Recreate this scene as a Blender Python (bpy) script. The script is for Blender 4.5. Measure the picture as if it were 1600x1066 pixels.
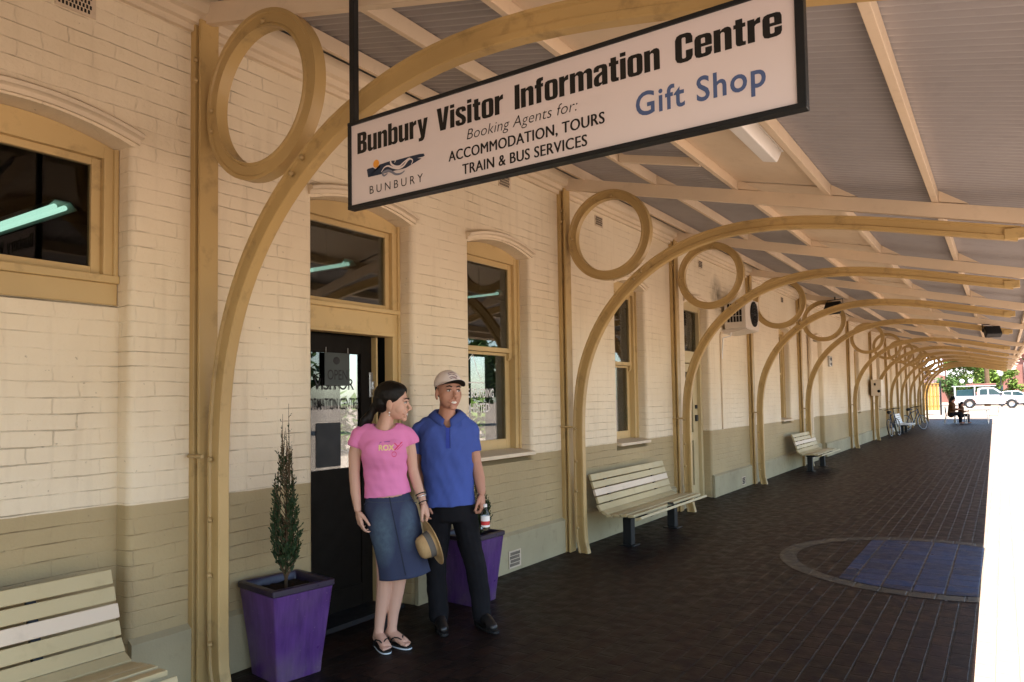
import bpy, bmesh, math, random
from mathutils import Vector, Matrix, noise
random.seed(7)
PI = math.pi
for o in list(bpy.data.objects):
    bpy.data.objects.remove(o)
S = bpy.context.scene
C = S.collection

# ------------------------------------------------------------------ camera
YAW, PIT, ROLL = math.radians(33.97), math.radians(2.631), math.radians(-.868)
F = Vector((-math.sin(YAW)*math.cos(PIT), math.cos(YAW)*math.cos(PIT), math.sin(PIT)))
R0 = Vector((math.cos(YAW), math.sin(YAW), 0)); U0 = R0.cross(F)
RX = R0*math.cos(ROLL)+U0*math.sin(ROLL); UX = -R0*math.sin(ROLL)+U0*math.cos(ROLL)
cd = bpy.data.cameras.new('camera'); cam = bpy.data.objects.new('camera', cd); C.objects.link(cam)
cd.sensor_width = 36; cd.lens = 36*1137.4/1600; cd.shift_y = 40.2/1600
cd.clip_end = 2000; cd.clip_start = .05
m = Matrix.Identity(4)
for i in range(3):
    m[i][0] = RX[i]; m[i][1] = UX[i]; m[i][2] = -F[i]
m[0][3], m[1][3], m[2][3] = 3.9, 0, 1.6
cam.matrix_world = m
S.camera = cam

# ------------------------------------------------------------------ sky, sun, exposure
SUN = Vector((.356, -.45, 1)).normalized()
W = bpy.data.worlds.new('World'); S.world = W; W.use_nodes = True
wn = W.node_tree.nodes; wl = W.node_tree.links
bg = wn['Background']
sky = wn.new('ShaderNodeTexSky'); sky.sky_type = 'NISHITA'; sky.sun_disc = False
sky.sun_elevation = math.asin(SUN.z); sky.sun_rotation = math.atan2(SUN.x, SUN.y)
wl.new(sky.outputs[0], bg.inputs[0]); bg.inputs[1].default_value = .14
sd = bpy.data.lights.new('sun', 'SUN'); so = bpy.data.objects.new('sun', sd); C.objects.link(so)
sd.energy = 4.6; sd.angle = math.radians(.5); sd.color = (1, .93, .83)
so.rotation_euler = SUN.to_track_quat('Z', 'Y').to_euler()
S.view_settings.view_transform = 'Standard'; S.view_settings.look = 'None'
S.view_settings.exposure = 2.06; S.view_settings.gamma = 1
S.cycles.max_bounces = 8; S.cycles.diffuse_bounces = 5; S.cycles.glossy_bounces = 4
S.cycles.transparent_max_bounces = 12
S.cycles.caustics_reflective = False; S.cycles.caustics_refractive = False

# ------------------------------------------------------------------ materials
def lin(r, g, b):
    f = lambda c: ((c/255+.055)/1.055)**2.4 if c > 10 else c/255/12.92
    return (f(r), f(g), f(b), 1)
class NT:
    def __init__(s, name, rough=.6, spec=.3, metal=0):
        s.m = bpy.data.materials.new(name); s.m.use_nodes = True
        s.n = s.m.node_tree.nodes; s.l = s.m.node_tree.links
        s.b = s.n['Principled BSDF']
        s.b.inputs['Roughness'].default_value = rough
        s.b.inputs['Specular IOR Level'].default_value = spec
        s.b.inputs['Metallic'].default_value = metal
        s.tc = None
    def new(s, t, **k):
        n = s.n.new(t)
        for a, v in k.items(): setattr(n, a, v)
        return n
    def set(s, sock, v):
        if hasattr(v, 'is_output') or hasattr(v, 'links'): s.l.new(v, sock)
        else: sock.default_value = v
    def coord(s, which='Object', loc=None, scale=None):
        if not s.tc: s.tc = s.new('ShaderNodeTexCoord')
        v = s.tc.outputs[which]
        if scale:
            mp = s.new('ShaderNodeMapping'); s.l.new(v, mp.inputs[0]); mp.inputs['Scale'].default_value = scale
            v = mp.outputs[0]
        return v
    def noise(s, vec, scale, detail=3, rough=.5):
        n = s.new('ShaderNodeTexNoise'); s.l.new(vec, n.inputs['Vector'])
        n.inputs['Scale'].default_value = scale; n.inputs['Detail'].default_value = detail
        n.inputs['Roughness'].default_value = rough
        return n.outputs['Fac']
    def math(s, op, a, b=0., c=None, clamp=False):
        n = s.new('ShaderNodeMath', operation=op, use_clamp=clamp)
        s.set(n.inputs[0], a); s.set(n.inputs[1], b)
        if c is not None: s.set(n.inputs[2], c)
        return n.outputs[0]
    def mix(s, f, a, b, mode='MIX'):
        n = s.new('ShaderNodeMix', data_type='RGBA', blend_type=mode)
        s.set(n.inputs['Factor'], f); s.set(n.inputs[6], a); s.set(n.inputs[7], b)
        return n.outputs[2]
    def ramp(s, f, stops):
        n = s.new('ShaderNodeValToRGB'); s.set(n.inputs[0], f)
        e = n.color_ramp.elements
        while len(e) < len(stops): e.new(.5)
        for i, (p, c) in enumerate(stops):
            e[i].position = p; e[i].color = c if len(c) == 4 else (*c, 1)
        return n.outputs[0]
    def rng(s, f, a, b, c=0, d=1):
        n = s.new('ShaderNodeMapRange'); s.set(n.inputs[0], f)
        for i, v in enumerate((a, b, c, d)): n.inputs[i+1].default_value = v
        return n.outputs[0]
    def sep(s, v):
        n = s.new('ShaderNodeSeparateXYZ'); s.l.new(v, n.inputs[0]); return n.outputs
    def comb(s, x, y, z=0.):
        n = s.new('ShaderNodeCombineXYZ')
        for i, v in enumerate((x, y, z)): s.set(n.inputs[i], v)
        return n.outputs[0]
    def bump(s, h, strength=.3, dist=.01):
        n = s.new('ShaderNodeBump'); s.set(n.inputs['Height'], h)
        n.inputs['Strength'].default_value = strength; n.inputs['Distance'].default_value = dist
        s.l.new(n.outputs[0], s.b.inputs['Normal'])
    def col(s, c): s.set(s.b.inputs['Base Color'], c)

def paint(name, c, rough=.45, var=.12, scale=14, bump=.12, dirt=.0, spec=.3, metal=0, bdist=.004):
    t = NT(name, rough, spec, metal)
    v = t.coord()
    n = t.noise(v, scale, 5, .6)
    n2 = t.noise(v, scale*.13, 3)
    dk = tuple(x*(1-var) for x in c[:3])+(1,); lt = tuple(min(1, x*(1+var)) for x in c[:3])+(1,)
    cc = t.mix(t.rng(n2, .3, .7), dk, lt)
    if dirt:
        cc = t.mix(t.math('MULTIPLY', t.rng(n, .58, .78), dirt), cc, tuple(x*.35 for x in c[:3])+(1,))
    t.col(cc)
    r = t.rng(n, .3, .7, rough-.08, rough+.1); t.set(t.b.inputs['Roughness'], r)
    if bump: t.bump(t.noise(v, scale*9, 3), bump, bdist)
    return t.m

def brick_vec(t, jitter=.012):
    x, y, z = t.sep(t.coord())
    u = t.math('ADD', y, x)
    nv = t.comb(y, z, x)
    n1 = t.noise(nv, 3.2, 2); n2 = t.noise(nv, 7.0, 2)
    u = t.math('ADD', u, t.math('MULTIPLY', t.math('SUBTRACT', n2, .5), .05))
    w = t.math('ADD', z, t.math('MULTIPLY', t.math('SUBTRACT', n1, .5), jitter*2))
    return t.comb(u, w), nv, z, y

def wall_mat(name, upper, lower, band=1.065):
    t = NT(name, .62, .25)
    bv, nv, z, y = brick_vec(t)
    br = t.new('ShaderNodeTexBrick'); t.l.new(bv, br.inputs['Vector'])
    br.inputs['Scale'].default_value = 1; br.inputs['Brick Width'].default_value = .236
    br.inputs['Row Height'].default_value = .0825; br.inputs['Mortar Size'].default_value = .0042
    br.inputs['Mortar Smooth'].default_value = .25
    bfac = br.outputs['Fac']
    bz = t.sep(bv)[1]
    fr = t.math('FRACT', t.math('DIVIDE', bz, .0825))
    dist = t.math('MINIMUM', fr, t.math('SUBTRACT', 1., fr))
    hline = t.rng(dist, .0, .045, 1, 0)                       # bed joints
    vline = t.math('MULTIPLY', bfac, t.math('SUBTRACT', 1., t.rng(dist, .0, .09, 1, 0)))   # perpends, mostly painted over
    vm = t.rng(t.noise(nv, 3.1, 2), .40, .60, .1, .85)
    fac = t.math('ADD', hline, t.math('MULTIPLY', vline, vm))
    # paint has filled many of the joints: patchy mask
    mask = t.rng(t.noise(nv, 5.5, 4, .7), .40, .62)
    mask2 = t.rng(t.noise(nv, 1.3, 2), .30, .60, .15, 1)
    f2 = t.math('MULTIPLY', fac, t.math('MULTIPLY', mask, mask2))
    big = t.noise(nv, .9, 4)
    fine = t.noise(nv, 60, 3)
    lo2 = tuple(c*.82 for c in lower[:3])+(1,); up2 = tuple(c*k for c, k in zip(upper[:3], (.89, .86, .82)))+(1,)
    up = t.mix(t.rng(big, .35, .7), upper, up2); lo = t.mix(t.rng(big, .35, .7), lower, lo2)
    zz = t.math('ADD', z, t.math('MULTIPLY', t.math('SUBTRACT', t.noise(nv, 9, 2), .5), .008))
    col = t.mix(t.rng(zz, band-.002, band+.002), lo, up)
    # soot stain by the air conditioner, grime at the foot of the wall
    d = t.math('SQRT', t.math('ADD', t.math('POWER', t.math('SUBTRACT', y, 11.9), 2.), t.math('POWER', t.math('SUBTRACT', z, 3.32), 2.)))
    soot = t.math('MULTIPLY', t.rng(d, .03, .34, .85, 0), t.rng(t.noise(nv, 5, 3), .25, .6))
    col = t.mix(soot, col, (.03, .025, .02, 1))
    gr = t.math('MULTIPLY', t.rng(z, .0, .12, .6, 0), t.rng(t.noise(nv, 7, 4), .3, .7))
    col = t.mix(gr, col, (.06, .055, .04, 1))
    dr = t.noise(t.comb(t.math('MULTIPLY', y, 9.), t.math('MULTIPLY', z, .8)), 1.4, 4)
    col = t.mix(t.math('MULTIPLY', t.rng(dr, .54, .76), .16), col, (.30, .22, .13, 1))
    specks = t.rng(t.noise(nv, 31, 2), .73, .77, 0, .5)
    col = t.mix(specks, col, (.22, .17, .11, 1))
    col = t.mix(t.math('MULTIPLY', f2, .42), col, (.20, .15, .09, 1))
    t.col(col)
    h = t.math('ADD', t.math('MULTIPLY', fac, t.math('ADD', -.22, t.math('MULTIPLY', t.math('MULTIPLY', mask, mask2), -1.2))),
               t.math('ADD', t.math('MULTIPLY', fine, .18), t.math('MULTIPLY', t.noise(nv, 15, 4, .6), 1.1)))
    t.bump(h, .8, .006)
    return t.m

M = {}
M['wall'] = wall_mat('painted_brick', (.78, .68, .51, 1), (.43, .335, .18, 1))
M['plinth'] = paint('plinth_render', (.36, .31, .19, 1), .7, .14, 9, .3, .35)
M['cream'] = paint('cream_timber', (.70, .57, .42, 1), .5, .07, 10, .08, .15)
M['hood'] = paint('cream_moulding', (.68, .57, .42, 1), .55, .1, 9, .15, .2)
M['ochre'] = paint('ochre_gloss_paint', (.45, .31, .128, 1), .40, .2, 7, .16, .6, .4)
M['ochre2'] = paint('ochre_timber', (.53, .385, .18, 1), .45, .16, 8, .2, .5, .35)
M['khaki'] = paint('khaki_timber', (.50, .40, .22, 1), .45, .1, 11, .1, .2)
M['bolt'] = paint('painted_bolt', (.43, .305, .14, 1), .4, .15, 30, .1, .3)
M['sheet'] = paint('roof_sheet', (.345, .33, .34, 1), .5, .12, 5, .05, .2, .3)
M['bench'] = paint('bench_timber', (.47, .39, .22, 1), .5, .16, 8, .15, .25)
M['bench_pale'] = paint('bench_timber_bare', (.66, .55, .42, 1), .5, .1, 8, .15, .2)
M['bench_silver'] = paint('bench_aluminium', (.6, .62, .62, 1), .35, .08, 8, .05, .1, .5)
M['black_metal'] = paint('black_metal', (.012, .013, .014, 1), .45, .2, 12, .08)
M['steel'] = paint('brushed_steel', (.5, .5, .5, 1), .3, .1, 20, .05, 0, .5, .9)
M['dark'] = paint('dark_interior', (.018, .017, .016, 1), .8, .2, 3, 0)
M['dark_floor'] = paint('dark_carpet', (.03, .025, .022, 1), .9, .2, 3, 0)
M['slot'] = paint('vent_slot', (.015, .013, .011, 1), .9, .1, 3, 0)
M['vent'] = paint('vent_brick', (.60, .49, .36, 1), .7, .12, 20, .2, .3)
M['sign_white'] = paint('sign_face', (.74, .66, .66, 1), .4, .04, 6, 0, .05)
M['black'] = paint('sign_black', (.012, .011, .010, 1), .45, .1, 8, 0)
M['navy'] = paint('sign_navy', (.018, .03, .06, 1), .45, .1, 8, 0)
M['slate'] = paint('sign_slate_blue', (.19, .20, .26, 1), .45, .1, 8, 0)
M['blue'] = paint('sign_blue', (.075, .115, .25, 1), .45, .08, 8, 0)
M['orange'] = paint('sign_orange', (.75, .33, .05, 1), .45, .08, 8, 0)
M['white'] = paint('white_paint', (.8, .79, .77, 1), .4, .05, 8, .03, .05)
def glaze():
    t = NT('purple_glaze', .32, .45); v = t.coord(); x, y, z = t.sep(v)
    st = t.noise(t.coord(scale=(1, 1, .12)), 30, 4, .65); n = t.noise(v, 6, 4)
    col = t.mix(t.rng(st, .3, .7), (.055, .020, .105, 1), (.105, .042, .185, 1))
    dust = t.math('MULTIPLY', t.rng(z, .0, .22, .55, .06), t.rng(n, .42, .68))
    col = t.mix(dust, col, (.16, .13, .12, 1))
    col = t.mix(t.rng(t.noise(v, 55, 3), .70, .74, 0, .6), col, (.22, .17, .22, 1))
    t.col(col); t.set(t.b.inputs['Roughness'], t.rng(n, .3, .7, .26, .5)); t.bump(t.noise(v, 24, 3), .12, .004)
    return t.m
M['purple'] = glaze()
M['purple_rim'] = paint('purple_glaze_dark', (.014, .009, .028, 1), .35, .3, 14, .1, .4, .5)
M['soil'] = paint('potting_soil', (.03, .022, .015, 1), .95, .3, 40, .8, 0, .1, 0, .02)
M['skin_w'] = paint('skin_light', (.58, .345, .25, 1), .5, .06, 12, .05)
M['skin_m'] = paint('skin_tanned', (.47, .24, .16, 1), .48, .08, 12, .05)
M['pink'] = paint('pink_cotton', (.74, .235, .47, 1), .85, .05, 9, .15, 0, .1)
M['polo'] = paint('blue_pique', (.065, .105, .36, 1), .85, .08, 9, .2, 0, .1)
M['polo_collar'] = paint('blue_rib_knit', (.055, .09, .31, 1), .85, .08, 9, .2, 0, .1)
M['trousers'] = paint('black_cotton', (.009, .009, .011, 1), .85, .15, 9, .15, 0, .15)
M['shoe'] = paint('black_leather', (.012, .011, .011, 1), .35, .15, 9, .08, 0, .5)
M['lip'] = paint('lip_skin', (.40, .15, .115, 1), .4, .06, 12, 0)
M['teeth'] = paint('teeth', (.82, .78, .70, 1), .3, .03, 12, 0)
M['eye'] = paint('dark_eye', (.03, .018, .012, 1), .2, .1, 12, 0, 0, .5)
M['eye_white'] = paint('eye_white', (.7, .66, .62, 1), .3, .03, 12, 0)
M['brow'] = paint('dark_brow', (.035, .02, .013, 1), .7, .1, 12, 0)
M['cap'] = paint('stone_canvas', (.74, .65, .59, 1), .85, .07, 20, .15, 0, .1)
M['cap_dark'] = paint('dark_canvas', (.02, .018, .015, 1), .85, .07, 20, .15, 0, .1)
M['straw'] = paint('woven_straw', (.60, .40, .19, 1), .7, .2, 60, .7, .4, .2, 0, .01)
M['straw_lining'] = paint('hat_lining', (.13, .12, .105, 1), .8, .2, 30, .2)
M['silver'] = paint('silver', (.8, .79, .77, 1), .2, .05, 20, 0, 0, .5, 1)
M['rubber'] = paint('black_rubber', (.012, .012, .012, 1), .6, .1, 20, .1)
M['sole'] = paint('pale_sole', (.5, .56, .6, 1), .6, .1, 20, .1)
M['red'] = paint('red_label', (.55, .04, .04, 1), .4, .1, 20, 0)
M['meter'] = paint('cream_enamel', (.66, .56, .43, 1), .4, .06, 6, .03, .1)
M['leaf_dark'] = paint('conifer_leaf', (.026, .048, .018, 1), .6, .4, 16, 0, 0, .2)
M['bark'] = paint('bark', (.13, .085, .05, 1), .9, .3, 25, .6, .4, .1, 0, .02)
M['fence'] = paint('yellow_timber', (.40, .22, .05, 1), .6, .14, 6, .15, .25)
M['car'] = paint('white_car_paint', (.52, .50, .53, 1), .25, .03, 3, 0, .03, .5)
M['car2'] = paint('silver_car_paint', (.55, .58, .62, 1), .25, .03, 3, 0, .03, .5)
M['redbrick'] = paint('red_brick', (.22, .10, .08, 1), .85, .15, 3, .3, .2)
M['brown'] = paint('brown_cotton', (.10, .05, .025, 1), .85, .15, 9, .1, 0, .1)
M['jeans'] = paint('dark_denim', (.02, .022, .035, 1), .85, .15, 9, .1, 0, .1)
M['ltgreen'] = paint('garden_leaf', (.13, .20, .035, 1), .6, .4, 1.3, 0, 0, .2)
M['midgreen'] = paint('tree_leaf', (.065, .115, .03, 1), .6, .45, 1.1, 0, 0, .2)
M['brownleaf'] = paint('dry_leaf', (.15, .085, .03, 1), .7, .4, 1.3, 0, 0, .2)
M['globe'] = paint('opal_globe', (.85, .85, .83, 1), .3, .02, 4, 0)
M['tyre'] = paint('tyre', (.015, .015, .015, 1), .7, .1, 10, .1)
M['asphalt'] = paint('asphalt', (.07, .065, .06, 1), .9, .15, 2, .3)
M['ac_white'] = paint('off_white_enamel', (.64, .58, .50, 1), .45, .06, 6, .03, .15)

def emis(name, c, s):
    t = NT(name); t.col((.1, .1, .1, 1))
    t.b.inputs['Emission Color'].default_value = c; t.b.inputs['Emission Strength'].default_value = s
    return t.m
M['tube'] = emis('fluorescent_tube', (.60, 1, .78, 1), .34)
M['tube_case'] = paint('tube_reflector', (.2, .26, .22, 1), .4, .05, 5, 0)

def glass(name, tint=(.75, .78, .78, 1)):
    t = NT(name)
    t.n.remove(t.b)
    fr = t.new('ShaderNodeFresnel'); fr.inputs[0].default_value = 1.5
    f2 = t.math('MULTIPLY', fr.outputs[0], .7, clamp=True)
    tr = t.new('ShaderNodeBsdfTransparent'); tr.inputs[0].default_value = tint
    gl = t.new('ShaderNodeBsdfGlossy'); gl.inputs['Roughness'].default_value = .004
    mx = t.new('ShaderNodeMixShader'); t.l.new(f2, mx.inputs[0]); t.l.new(tr.outputs[0], mx.inputs[1]); t.l.new(gl.outputs[0], mx.inputs[2])
    t.l.new(mx.outputs[0], t.n['Material Output'].inputs[0])
    return t.m
M['glass'] = glass('window_glass')
M['car_glass'] = paint('tinted_glass', (.02, .05, .06, 1), .06, .1, 2, 0, 0, .6)
M['bottle'] = glass('clear_plastic', (.9, .92, .95, 1))

def hair_mat():
    t = NT('dark_hair', .5, .2)
    v = t.coord(scale=(90, 25, 25)); n = t.noise(v, 1.5, 4)
    t.col(t.mix(n, (.003, .0027, .0022, 1), (.011, .008, .006, 1))); t.bump(n, .6, .004)
    return t.m
M['hair'] = hair_mat()

def denim_mat():
    t = NT('faded_denim', .85, .12)
    x, y, z = t.sep(t.coord())
    def blob(cx, cz, sx, sz):
        return t.math('ADD', t.math('POWER', t.math('DIVIDE', t.math('SUBTRACT', x, cx), sx), 2.),
                      t.math('POWER', t.math('DIVIDE', t.math('SUBTRACT', z, cz), sz), 2.))
    b1 = t.rng(blob(-.065, .74, .085, .21), 0, 1.15, 1, 0)
    b2 = t.rng(blob(.10, .80, .06, .17), 0, 1.15, .85, 0)
    f = t.math('MAXIMUM', b1, b2)
    f = t.math('MULTIPLY', f, t.rng(t.noise(t.coord(), 24, 5, .65), .3, .7, .35, 1))
    col = t.mix(f, (.030, .040, .085, 1), (.085, .135, .18, 1))
    tw = t.new('ShaderNodeTexWave'); t.l.new(t.coord(scale=(1, 1, 1)), tw.inputs[0]); tw.inputs['Scale'].default_value = 190
    tw.bands_direction = 'DIAGONAL'
    col = t.mix(t.math('MULTIPLY', tw.outputs['Fac'], .16), col, (.16, .17, .2, 1))
    t.col(col); t.bump(t.noise(t.coord(), 220, 2), .25, .003)
    return t.m
M['denim'] = denim_mat()

def paver_mat(name, c1, c2, long_joint, cross_joint, w=.23, h=.115, rough=.5, spec=.22, wear=1.):
    t = NT(name, rough, spec)
    x, y, z = t.sep(t.coord()); nv = t.coord()
    j = t.math('MULTIPLY', t.math('SUBTRACT', t.noise(nv, 5, 2), .5), .010)
    bx = t.math('ADD', x, j); bv = t.comb(t.math('ADD', y, j), bx)
    def brick(ms, mc):
        br = t.new('ShaderNodeTexBrick'); t.l.new(bv, br.inputs['Vector'])
        br.inputs['Scale'].default_value = 1; br.inputs['Brick Width'].default_value = w
        br.inputs['Row Height'].default_value = h; br.inputs['Mortar Size'].default_value = ms
        br.inputs['Mortar Smooth'].default_value = .3; br.inputs['Bias'].default_value = -.1
        br.inputs['Color1'].default_value = c1; br.inputs['Color2'].default_value = c2; br.inputs['Mortar'].default_value = mc
        return br
    br = brick(.009, cross_joint)
    fr = t.math('FRACT', t.math('DIVIDE', bx, h)); d = t.math('MINIMUM', fr, t.math('SUBTRACT', 1., fr))
    ln = t.math('MULTIPLY', t.rng(d, .022, .05, 1, 0), t.rng(t.noise(nv, 2.2, 3), .40, .62, .15, 1))
    col = t.mix(t.math('MULTIPLY', t.rng(t.noise(nv, 38, 4), .5, .75), .5*wear), br.outputs['Color'], tuple(c*1.7 for c in c1[:3])+(1,))
    col = t.mix(ln, col, long_joint)
    spk = t.new('ShaderNodeTexVoronoi'); t.l.new(nv, spk.inputs['Vector']); spk.inputs['Scale'].default_value = 2.6
    sp = t.math('MULTIPLY', t.rng(spk.outputs['Distance'], .022, .036, 1, 0), t.rng(t.noise(nv, 1.7, 1), .50, .52, 0, wear))
    col = t.mix(sp, col, (.30, .29, .28, 1))
    t.col(col)
    rb = t.math('ADD', t.rng(br.outputs['Color'], c2[0], c1[0], -.07, .07), t.rng(t.noise(nv, 9, 4), .3, .7, rough-.12, rough+.12))
    t.set(t.b.inputs['Roughness'], rb)
    t.bump(t.math('ADD', t.math('MULTIPLY', br.outputs['Fac'], -1.), t.math('MULTIPLY', t.noise(nv, 45, 3), .4)), .55, .006)
    return t.m
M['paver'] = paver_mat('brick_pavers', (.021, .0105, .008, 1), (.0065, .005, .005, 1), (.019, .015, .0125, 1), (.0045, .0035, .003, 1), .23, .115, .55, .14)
M['paver_blue'] = paver_mat('blue_pavers', (.009, .027, .072, 1), (.0035, .009, .024, 1), (.004, .005, .007, 1), (.003, .0035, .005, 1), .23, .23, .46, .3, .3)
M['paver_pale'] = paver_mat('pale_pavers', (.055, .050, .038, 1), (.034, .031, .025, 1), (.025, .022, .018, 1), (.02, .018, .015, 1), .2, .2, .5, .25, .5)
M['sun_painted_pave'] = paver_mat('sun_painted_pavers', (.35, .265, .205, 1), (.30, .23, .18, 1), (.34, .28, .23, 1), (.26, .2, .155, 1), .23, .115, .8, .2, .4)  # paler copy of the brick pavers, full sun painted into the colour
def ground_mat():
    t = NT('sandy_ground', .9, .15)
    v = t.coord(); t.col(t.mix(t.rng(t.noise(v, .12, 4), .35, .65), (.36, .28, .22, 1), (.30, .235, .185, 1)))
    t.bump(t.noise(v, 14, 3), .3, .02)
    return t.m
M['ground'] = ground_mat()

# ------------------------------------------------------------------ mesh helpers
class MB:
    def __init__(s): s.bm = bmesh.new()
    def box(s, x0, x1, y0, y1, z0, z1, bev=0, mat=None):
        b = bmesh.new()
        vs = [b.verts.new(p) for p in ((x0,y0,z0),(x1,y0,z0),(x1,y1,z0),(x0,y1,z0),(x0,y0,z1),(x1,y0,z1),(x1,y1,z1),(x0,y1,z1))]
        for f in ((3,2,1,0),(4,5,6,7),(0,1,5,4),(1,2,6,5),(2,3,7,6),(3,0,4,7)): b.faces.new([vs[i] for i in f])
        if bev:
            bmesh.ops.bevel(b, geom=list(b.edges), offset=bev, segments=2, profile=.5, affect='EDGES')
        s._take(b, mat); return s
    def _take(s, b, mat=None):
        if mat is not None: bmesh.ops.transform(b, matrix=mat, verts=list(b.verts))
        off = {}
        for v in b.verts: off[v] = s.bm.verts.new(v.co)
        for f in b.faces:
            try: s.bm.faces.new([off[v] for v in f.verts])
            except ValueError: pass
        b.free()
    def prism(s, pts, axis, a0, a1, bev=0, mat=None):
        b = bmesh.new()
        def mk(p, a):
            q = list(p); q.insert(axis, a); return q
        A = [b.verts.new(mk(p, a0)) for p in pts]; B = [b.verts.new(mk(p, a1)) for p in pts]
        n = len(pts)
        b.faces.new(A); b.faces.new(B[::-1])
        for i in range(n): b.faces.new((A[i], B[i], B[(i+1) % n], A[(i+1) % n]))
        bmesh.ops.recalc_face_normals(b, faces=list(b.faces))
        if bev:
            ed = [e for e in b.edges]
            bmesh.ops.bevel(b, geom=ed, offset=bev, segments=2, profile=.5, affect='EDGES')
        s._take(b, mat); return s
    def tube(s, pts, r, seg=8, cap=True, mat=None, flat=None):
        pts = [Vector(p) for p in pts]; n = len(pts)
        rs = r if isinstance(r, (list, tuple)) else [r]*n
        b = bmesh.new(); rings = []
        up = None
        for i, p in enumerate(pts):
            d = (pts[min(i+1, n-1)]-pts[max(i-1, 0)]).normalized()
            if up is None:
                up = Vector((0, 0, 1)) if abs(d.z) < .9 else Vector((1, 0, 0))
            x = d.cross(up)
            if x.length < 1e-4: x = d.orthogonal()
            x.normalize(); y = x.cross(d).normalized(); up = y
            fl = flat or (1, 1)
            rings.append([b.verts.new(p+x*math.cos(a)*rs[i]*fl[0]+y*math.sin(a)*rs[i]*fl[1]) for a in [2*PI*k/seg for k in range(seg)]])
        for i in range(n-1):
            for k in range(seg): b.faces.new((rings[i][k], rings[i][(k+1) % seg], rings[i+1][(k+1) % seg], rings[i+1][k]))
        if cap: b.faces.new(rings[0][::-1]); b.faces.new(rings[-1])
        bmesh.ops.recalc_face_normals(b, faces=list(b.faces))
        s._take(b, mat); return s
    def rings(s, rr, cap=True, mat=None, closed=True):
        b = bmesh.new(); R = [[b.verts.new(p) for p in r] for r in rr]; n = len(R[0])
        for i in range(len(R)-1):
            for k in range(n if closed else n-1): b.faces.new((R[i][k], R[i][(k+1) % n], R[i+1][(k+1) % n], R[i+1][k]))
        if cap: b.faces.new(R[0][::-1]); b.faces.new(R[-1])
        if cap: bmesh.ops.recalc_face_normals(b, faces=list(b.faces))
        s._take(b, mat); return s
    def loft(s, secs, seg=28, cap=True, mat=None, p=2.0):
        rr = []
        for (cx, cy, cz, rx, ry) in secs:
            ring = []
            for k in range(seg):
                a = 2*PI*k/seg; c, q = math.cos(a), math.sin(a)
                e = 2/p
                ring.append((cx+rx*math.copysign(abs(c)**e, c), cy+ry*math.copysign(abs(q)**e, q), cz))
            rr.append(ring)
        return s.rings(rr, cap, mat)
    def ell(s, c, r, mat=None, sub=3, rot=None):
        b = bmesh.new(); bmesh.ops.create_icosphere(b, subdivisions=sub, radius=1)
        if not isinstance(r, (tuple, list)): r = (r, r, r)
        mm = Matrix.Translation(c) @ (rot.to_4x4() if rot is not None else Matrix.Identity(4)) @ Matrix.Diagonal((*r, 1))
        bmesh.ops.transform(b, matrix=mm, verts=list(b.verts))
        s._take(b, mat); return s
    def cone(s, a, b_, ra, rb, mat=None):       # rounded cone
        a, b_ = Vector(a), Vector(b_)
        s.tube([a, b_], [ra, rb], 14, True, mat); s.ell(a, ra, mat, 2); s.ell(b_, rb, mat, 2); return s
    def chain(s, pts, rs, mat=None):
        for i in range(len(pts)-1): s.cone(pts[i], pts[i+1], rs[i], rs[i+1], mat)
        return s
    def lathe(s, prof, seg=20, mat=None, cap=True):
        rr = [[(r*math.cos(2*PI*k/seg), r*math.sin(2*PI*k/seg), z) for k in range(seg)] for r, z in prof]
        return s.rings(rr, cap, mat)
    def quad(s, pts, mat=None):
        b = bmesh.new(); b.faces.new([b.verts.new(p) for p in pts]); s._take(b, mat); return s
    def sweep(s, prof, frames, cap=True):
        # prof: 2D points; frames: (origin, axis_a, axis_b)
        rr = [[o+a*p[0]+b*p[1] for p in prof] for o, a, b in frames]
        return s.rings(rr, cap)
    def build(s, name, mat, parent=None, smooth=False, angle=None):
        me = bpy.data.meshes.new(name); s.bm.normal_update(); s.bm.to_mesh(me); s.bm.free()
        o = bpy.data.objects.new(name, me); C.objects.link(o)
        if mat: me.materials.append(mat)
        if parent: o.parent = parent
        if smooth:
            me.polygons.foreach_set('use_smooth', [True]*len(me.polygons))
            if angle:
                try: me.set_sharp_from_angle(angle=math.radians(angle))
                except Exception: pass
        return o
    def remesh(s, name, mat, parent, voxel, it=6, fac=.5):
        o = s.build('tmp', None)
        md = o.modifiers.new('r', 'REMESH'); md.mode = 'VOXEL'; md.voxel_size = voxel
        if it:
            sm = o.modifiers.new('s', 'SMOOTH'); sm.factor = fac; sm.iterations = it
        dg = bpy.context.evaluated_depsgraph_get(); dg.update()
        me = bpy.data.meshes.new_from_object(o.evaluated_get(dg))
        old = o.data; bpy.data.objects.remove(o); bpy.data.meshes.remove(old)
        me.name = name; r = bpy.data.objects.new(name, me); C.objects.link(r)
        me.materials.clear(); me.materials.append(mat)
        me.polygons.foreach_set('use_smooth', [True]*len(me.polygons))
        if parent: r.parent = parent
        return r

def thing(name, label, cat, loc=(0,0,0), rz=0, group=None):
    o = bpy.data.objects.new(name, None); C.objects.link(o); o.empty_display_size = .1
    o.location = loc; o.rotation_euler = (0, 0, rz); o['label'] = label; o['category'] = cat
    if group: o['group'] = group
    return o
def tag(o, label, cat, group=None):
    o['label'] = label; o['category'] = cat
    if group: o['group'] = group
    return o
def struct(o): o['kind'] = 'structure'; return o
def copy_tree(o, parent=None):
    c = o.copy(); C.objects.link(c)
    if parent: c.parent = parent
    for ch in list(o.children): copy_tree(ch, c)
    return c

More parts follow.
